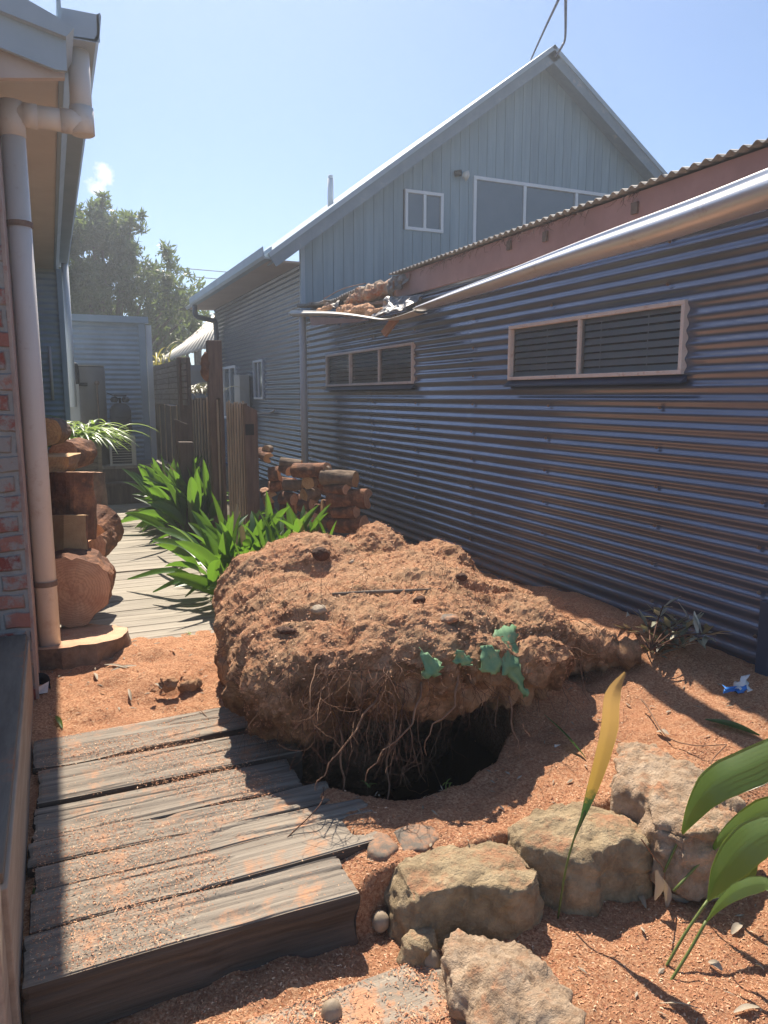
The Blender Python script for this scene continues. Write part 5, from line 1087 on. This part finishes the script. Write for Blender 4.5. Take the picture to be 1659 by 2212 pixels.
def flat_leaf(a, b, w_, mat, label, cat='leaf', name='fallen_leaf', group=None, bow=.012):
    A, B = gp(*a), gp(*b); m_ = (A + B) / 2 + Vector((0, 0, bow)); A.z += .004; B.z += .006; L = (B - A).length; pts = curve([A, m_, B], 5); n = len(pts)
    s_ = (B - A).cross(Vector((0, 0, 1))); s_ = s_ + Vector((0, 0, L * rnd.uniform(-.6, .6))); mb = MB(); mb.ribbon(pts, [w_ * math.sin(math.pi * min(.96, (k + .7) / (n + .4))) + .002 for k in range(n)], s_, .2, 3)
    return tag(mb.build(name, mat, smooth=True, loc=(A + B) / 2), label, cat, group)
GLV = 'fallen leaves scattered on the sawdust'
for (a, b, w_, m_, lab) in [((1523, 1556), (1640, 1592), .045, 'leaf', 'long green leaf lying in the shaded sawdust near the shed'), ((1112, 1302), (1168, 1300), .05, 'leaf', 'green leaf on the sawdust ridge behind the root ball'),
        ((1175, 1545), (1265, 1640), .022, 'leaf', 'narrow green leaf blade at the right rim of the hole'), ((225, 1437), (275, 1445), .014, 'leafdry', 'pale curled leaf nearest the deck'), ((240, 1450), (295, 1440), .02, 'leafdry', 'grey silvery leaf beside the curled one'),
        ((203, 1455), (210, 1470), .02, 'leafdry', 'small pale chip like leaf right of the pipe foot'), ((278, 1490), (284, 1515), .014, 'leafdry', 'upright brown leaf on the lit sawdust'), ((335, 1478), (350, 1490), .012, 'leafdry', 'cream splinter leaf in the middle of the lit heap'),
        ((120, 1548), (135, 1575), .02, 'leaf', 'dark green leaf in the shade strip'), ((70, 1990), (85, 1880), .02, 'leaf', 'long dark leaf lying on the shaded sleepers'), ((1360, 1920), (1385, 1945), .02, 'leafdry', 'pale dry leaf below the middle rock'),
        ((1375, 1925), (1395, 1965), .018, 'leafdry', 'second dry leaf below the middle rock'), ((1580, 2020), (1602, 2000), .022, 'leafdry', 'grey oval leaf under the ribbed leaves'), ((1425, 2170), (1515, 2185), .014, 'leafdry', 'long straw coloured leaf strip at the plant foot'),
        ((1200, 1842), (1240, 1850), .012, 'leafdry', 'thin curled leaf in the shadow before the middle rock'), ((1530, 2080), (1560, 2100), .02, 'leafdry', 'brown leaf in the plant shadow'), ((1630, 2090), (1650, 2100), .02, 'leafdry', 'torn leaf at the right edge'),
        ((1418, 1583), (1445, 1590), .03, 'leafdry', 'white papery flake behind the boulder'), ((1560, 1640), (1575, 1665), .015, 'leafdry', 'small cream leaf beside the long twig'), ((1585, 2190), (1640, 2180), .02, 'leafdry', 'faded leaf in the bottom right corner')]:
    flat_leaf(a, b, w_, M[m_], lab, group=GLV)
def twig(pp, r_, label, mat='root', lift=.01):
    mb = MB(); pts = curve([gp(u, v, 0, l_) for (u, v, l_) in pp], 5); mb.tube(pts, [r_ * (1 - .5 * k / len(pts)) for k in range(len(pts))], 6); tag(mb.build('twig', M[mat], smooth=True, loc=pts[0]), label, 'twig')
twig([(1385, 1510, .03), (1400, 1530, .04), (1440, 1590, .02), (1500, 1610, .02), (1570, 1608, .02)], .004, 'long thin twig curving over the sawdust behind the boulder')
twig([(1570, 1608, .02), (1540, 1640, .02), (1535, 1665, .01)], .003, 'short twig hooked off the long one')
twig([(65, 1590, .02), (75, 1625, .03), (100, 1635, .03), (85, 1650, .02)], .006, 'grey bent root piece beside the bench')
twig([(275, 1585, .02), (262, 1620, .01)], .0025, 'short twig on the rearmost sleeper'); twig([(430, 1530, .03), (470, 1575, .02)], .0022, 'fine twig on the sleeper near the root ball')
twig([(540, 1890, .02), (620, 1810, .03), (690, 1740, .10), (700, 1700, .05)], .003, 'wiry twig rising at the end of the split sleeper', 'rootdark')
# bark lumps on the sand
for k_, (u, v, r_) in enumerate(((365, 1480, .05), (410, 1482, .06), (405, 1475, .04), (330, 1745 - 250, .02))):
    p = gp(u, v); lump('soil_clod', [(p + Vector((0, 0, r_ * .2)), (r_, r_ * .8, r_ * .6))], .008, M['ball'], ['dark clod of soil on the lit sawdust heap', 'largest clod of soil next to the root ball', 'clod of soil leaning on the largest one', 'tiny clod of soil on the heap'][k_], 'soil clod', .02, 20, seed=60 + k_)
# broken black drain pipe collar
p = gp(85, 1490); dc = thing('broken_drain_collar', p, 'broken black plastic drain collar half buried beside the brick wall', 'drain collar')
mb = MB(); pts = [p + Vector((math.cos(a) * .055, math.sin(a) * .05, .012 + .03 * math.sin(a))) for a in np.linspace(0, 5.2, 24)]
mb.add([q + Vector((0, 0, h)) for q in pts for h in (-.03, .035)], [(2 * i, 2 * i + 2, 2 * i + 3, 2 * i + 1) for i in range(23)]); o = mb.build('collar', M['black'], dc, smooth=True); s_ = o.modifiers.new('s', 'SOLIDIFY'); s_.thickness = .005
mb = MB(); mb.add([p + Vector(v) for v in ((-.01, -.06, .0), (.04, -.06, .0), (.05, -.03, .05), (.0, -.05, .035))], [(0, 1, 2, 3)]); mb.add([p + Vector(v) for v in ((-.09, -.04, .0), (-.03, -.07, .0), (-.02, -.05, .03), (-.08, -.02, .04))], [(0, 1, 2, 3)]); o = mb.build('shard', M['pvc'], dc); s_ = o.modifiers.new('s', 'SOLIDIFY'); s_.thickness = .004
# litter
p = gp(1590, 1497); lt = thing('crumpled_wrapper', p, 'crumpled blue and white wrapper in the shaded sawdust near the shed', 'litter')
for nm, m_, qs, sd_ in (('blue_part', 'bluelitter', [(p + Vector((-.07, .01, .01)), p + Vector((.03, -.03, .01)), p + Vector((.04, -.02, .04)), p + Vector((-.06, .02, .035)))], 4),
                        ('white_part', 'paper', [(p + Vector((-.01, -.01, .03)), p + Vector((.05, -.03, .015)), p + Vector((.07, .0, .08)), p + Vector((.0, .01, .05)))], 7)):
    sheet(nm, qs, M[m_], None, None, sd_, .001, lt)
# fallen leafy branch by the shed
br = thing('fallen_leafy_branch', gp(1430, 1400), 'fallen branch with pale olive leaf rosettes against the shed wall', 'branch')
tips = [PX(1432, 1310, 2.98), PX(1500, 1350, 3.0), PX(1535, 1368, 3.0), PX(1400, 1350, 2.95), PX(1465, 1345, 3.0), PX(1445, 1385, 2.9), PX(1480, 1400, 2.95), PX(1360, 1362, 2.95), PX(1420, 1420, 2.85)]
root_ = gp(1405, 1405, .1); mb = MB(); ml = MB(); r9 = random.Random(9)
for t_ in tips:
    mb.tube(curve([root_, (root_ + t_) / 2 + Vector((0, 0, .03)), t_], 4), .004, 5)
    for k_ in range(13):
        a = r9.uniform(0, 6.28); dv = Vector((math.cos(a), math.sin(a) * .8, r9.uniform(-.2, .9))).normalized(); L = r9.uniform(.085, .14); q = t_ + dv * .01 - (t_ - root_) * r9.uniform(0, .35)
        ml.ribbon([q, q + dv * L * .5 + Vector((0, 0, .004)), q + dv * L], [.006, .032, .004], dv.cross(Vector((.2, .3, 1))), .15, 2)
mb.build('stems', M['rootdark'], br, smooth=True); ml.build('leaves', M['leafolive'], br, smooth=True)
flat_leaf((1325, 1330), (1320, 1300), .02, M['leafdry'], 'curled dry leaf standing against the base of the shed wall', group=GLV)
# seedlings by the hole
for k_, (u, v) in enumerate(((965, 1700), (795, 1700), (410, 1370))): strap_clump('grass_tuft', gp(u, v), 5, .05, .005, ['tiny grass tuft on the right rim of the hole', 'tiny grass tuft on the left rim of the hole', 'tiny grass tuft at the deck edge'][k_], M['leafspiky'], 70 + k_, .006, 1.3)

# ------------------------------------------------------------------ trees and the far roof
def tree(name, base, H, blobs, nleaf, ls, label, seed, mat='treeleaf'):
    r = np.random.RandomState(seed); th = thing(name, base, label, 'tree'); base = Vector(base); mb = MB(); rq = random.Random(seed)
    top = base + Vector((0, 0, H * .8)); mb.tube(curve([base, base + Vector((.1, 0, H * .4)), top], 5), [.22 - .017 * k for k in range(11)], 10)
    for (c, rd) in blobs: mb.tube(curve([base + Vector((0, 0, H * .25)), (base + Vector(c)) / 2 + Vector((0, 0, H * .28)) * .5, Vector(c)], 4), [.09 - .008 * k for k in range(9)], 6)
    mb.build('trunk', M['trunk'], th, smooth=True)
    Ps = []; tot = sum(rd[0] * rd[1] * rd[2] for c, rd in blobs) ** .999
    for (c, rd) in blobs:
        n = int(nleaf * rd[0] * rd[1] * rd[2] / tot); u = r.randn(n, 3); u /= np.linalg.norm(u, axis=1)[:, None]; q = u * (r.rand(n) ** .45)[:, None]
        tw = r.randn(max(4, n // 70), 3); tw /= np.linalg.norm(tw, axis=1)[:, None]; tw *= (.45 + .65 * r.rand(len(tw)))[:, None]; k = r.randint(0, len(tw), n)
        q = tw[k] + r.randn(n, 3) * .085; Ps.append(q * np.array(rd) + np.array(c))
    P = np.concatenate(Ps); nz = fbm(P, 1.1, 3, seed); P = P[nz > -.22]; n = len(P)
    T = r.randn(n, 3); T[:, 2] += .4; T /= np.linalg.norm(T, axis=1)[:, None]; B = np.cross(T, r.randn(n, 3)); B /= np.linalg.norm(B, axis=1)[:, None]; L = ls * (.6 + .8 * r.rand(n))[:, None]
    V = np.stack([P, P + T * L * .5 + B * L * .16, P + T * L, P + T * L * .5 - B * L * .16], 1).reshape(-1, 3); F = np.arange(n * 4).reshape(-1, 4).astype(np.int32)
    raw('crown', V, F, M[mat], th)
YT = 22
def tb(u, v, r_, Y=YT, dy=0): return (tuple(PY(u, v, Y + dy)), (r_, r_ * .9, r_ * .9))
tree('broadleaf_tree', (1.6, 22.5, 0), 6, [tb(215, 560, 1.25), tb(195, 480, .75), tb(285, 465, .38), tb(265, 520, .7), tb(320, 610, 1.1), tb(370, 640, .85), tb(250, 680, 1.3), tb(345, 700, 1.0), tb(405, 640, .5, dy=.5), tb(190, 620, 1.1, dy=1), tb(170, 560, .8), tb(215, 445, .4), tb(395, 690, .7, dy=.5)], 46000, .17,
     'tall dense grey green tree rising behind the annex', 5)
tree('dark_background_tree', (4.9, 27.5, 0), 5, [tb(415, 670, .9, 28), tb(390, 710, 1.0, 28), tb(435, 690, .5, 28), tb(360, 730, 1.1, 28)], 18000, .16, 'darker rounder tree between the annex and the cream roof', 9)
tree('distant_tree', (-3, 34, 0), 6, [tb(60, 760, 2.2, 34), tb(140, 740, 2.0, 34), tb(230, 760, 2.0, 34), tb(330, 790, 1.6, 34)], 16000, .3, 'low distant tree line filling in behind the annex roof', 19)
fr_ = thing('neighbour_house', (4, 20, 0), 'neighbouring low house with a cream corrugated roof beyond the fence', 'house')
a, b_, c, d_ = PY(340, 783, 17.5), PY(462, 690, 22.5), PY(475, 760, 17.5), PY(430, 764, 17.2)
E0, E1 = PY(337, 784, 17), PY(470, 741, 17); n = 60; vs = []
rg0, rg1 = PY(420, 722, 23), PY(500, 640, 23)
for i in range(n + 1):
    for j in range(2): 
        t_ = i / n; e = E0.lerp(E1, t_); g_ = rg0.lerp(rg1, t_); q = e.lerp(g_, j); q.z += .02 * math.sin(i * 1.57); vs.append(q)
o = raw('roof', vs, [(2 * i, 2 * i + 2, 2 * i + 3, 2 * i + 1) for i in range(n)], M['pale_roof'], fr_, smooth=True); s_ = o.modifiers.new('s', 'SOLIDIFY'); s_.thickness = .03
mb = MB(); mb.box(E0.x + .1, E1.x + .5, 17.3, 22, 0, E0.z - .05); mb.box(E0.x, E1.x + .5, 17.02, 17.06, E0.z - .16, E0.z - .03); mb.build('wall', M['corr2'], fr_)


# ------------------------------------------------------------------ haze volume added for the pale veil of sun glare
m = bpy.data.materials.new('air'); m.use_nodes = True; nt = m.node_tree; nt.nodes.remove(nt.nodes['Principled BSDF'])
pv = nt.nodes.new('ShaderNodeVolumePrincipled'); pv.inputs['Color'].default_value = (.86, .92, 1, 1); pv.inputs['Density'].default_value = .006; pv.inputs['Anisotropy'].default_value = .6
nt.links.new(pv.outputs[0], nt.nodes['Material Output'].inputs['Volume'])
mb = MB(); mb.box(-60, 60, -20, 70, -2.2, 12); tag(mb.build('haze', m), 'thin haze added to stand in for the veil of sun glare', 'haze', kind='stuff')
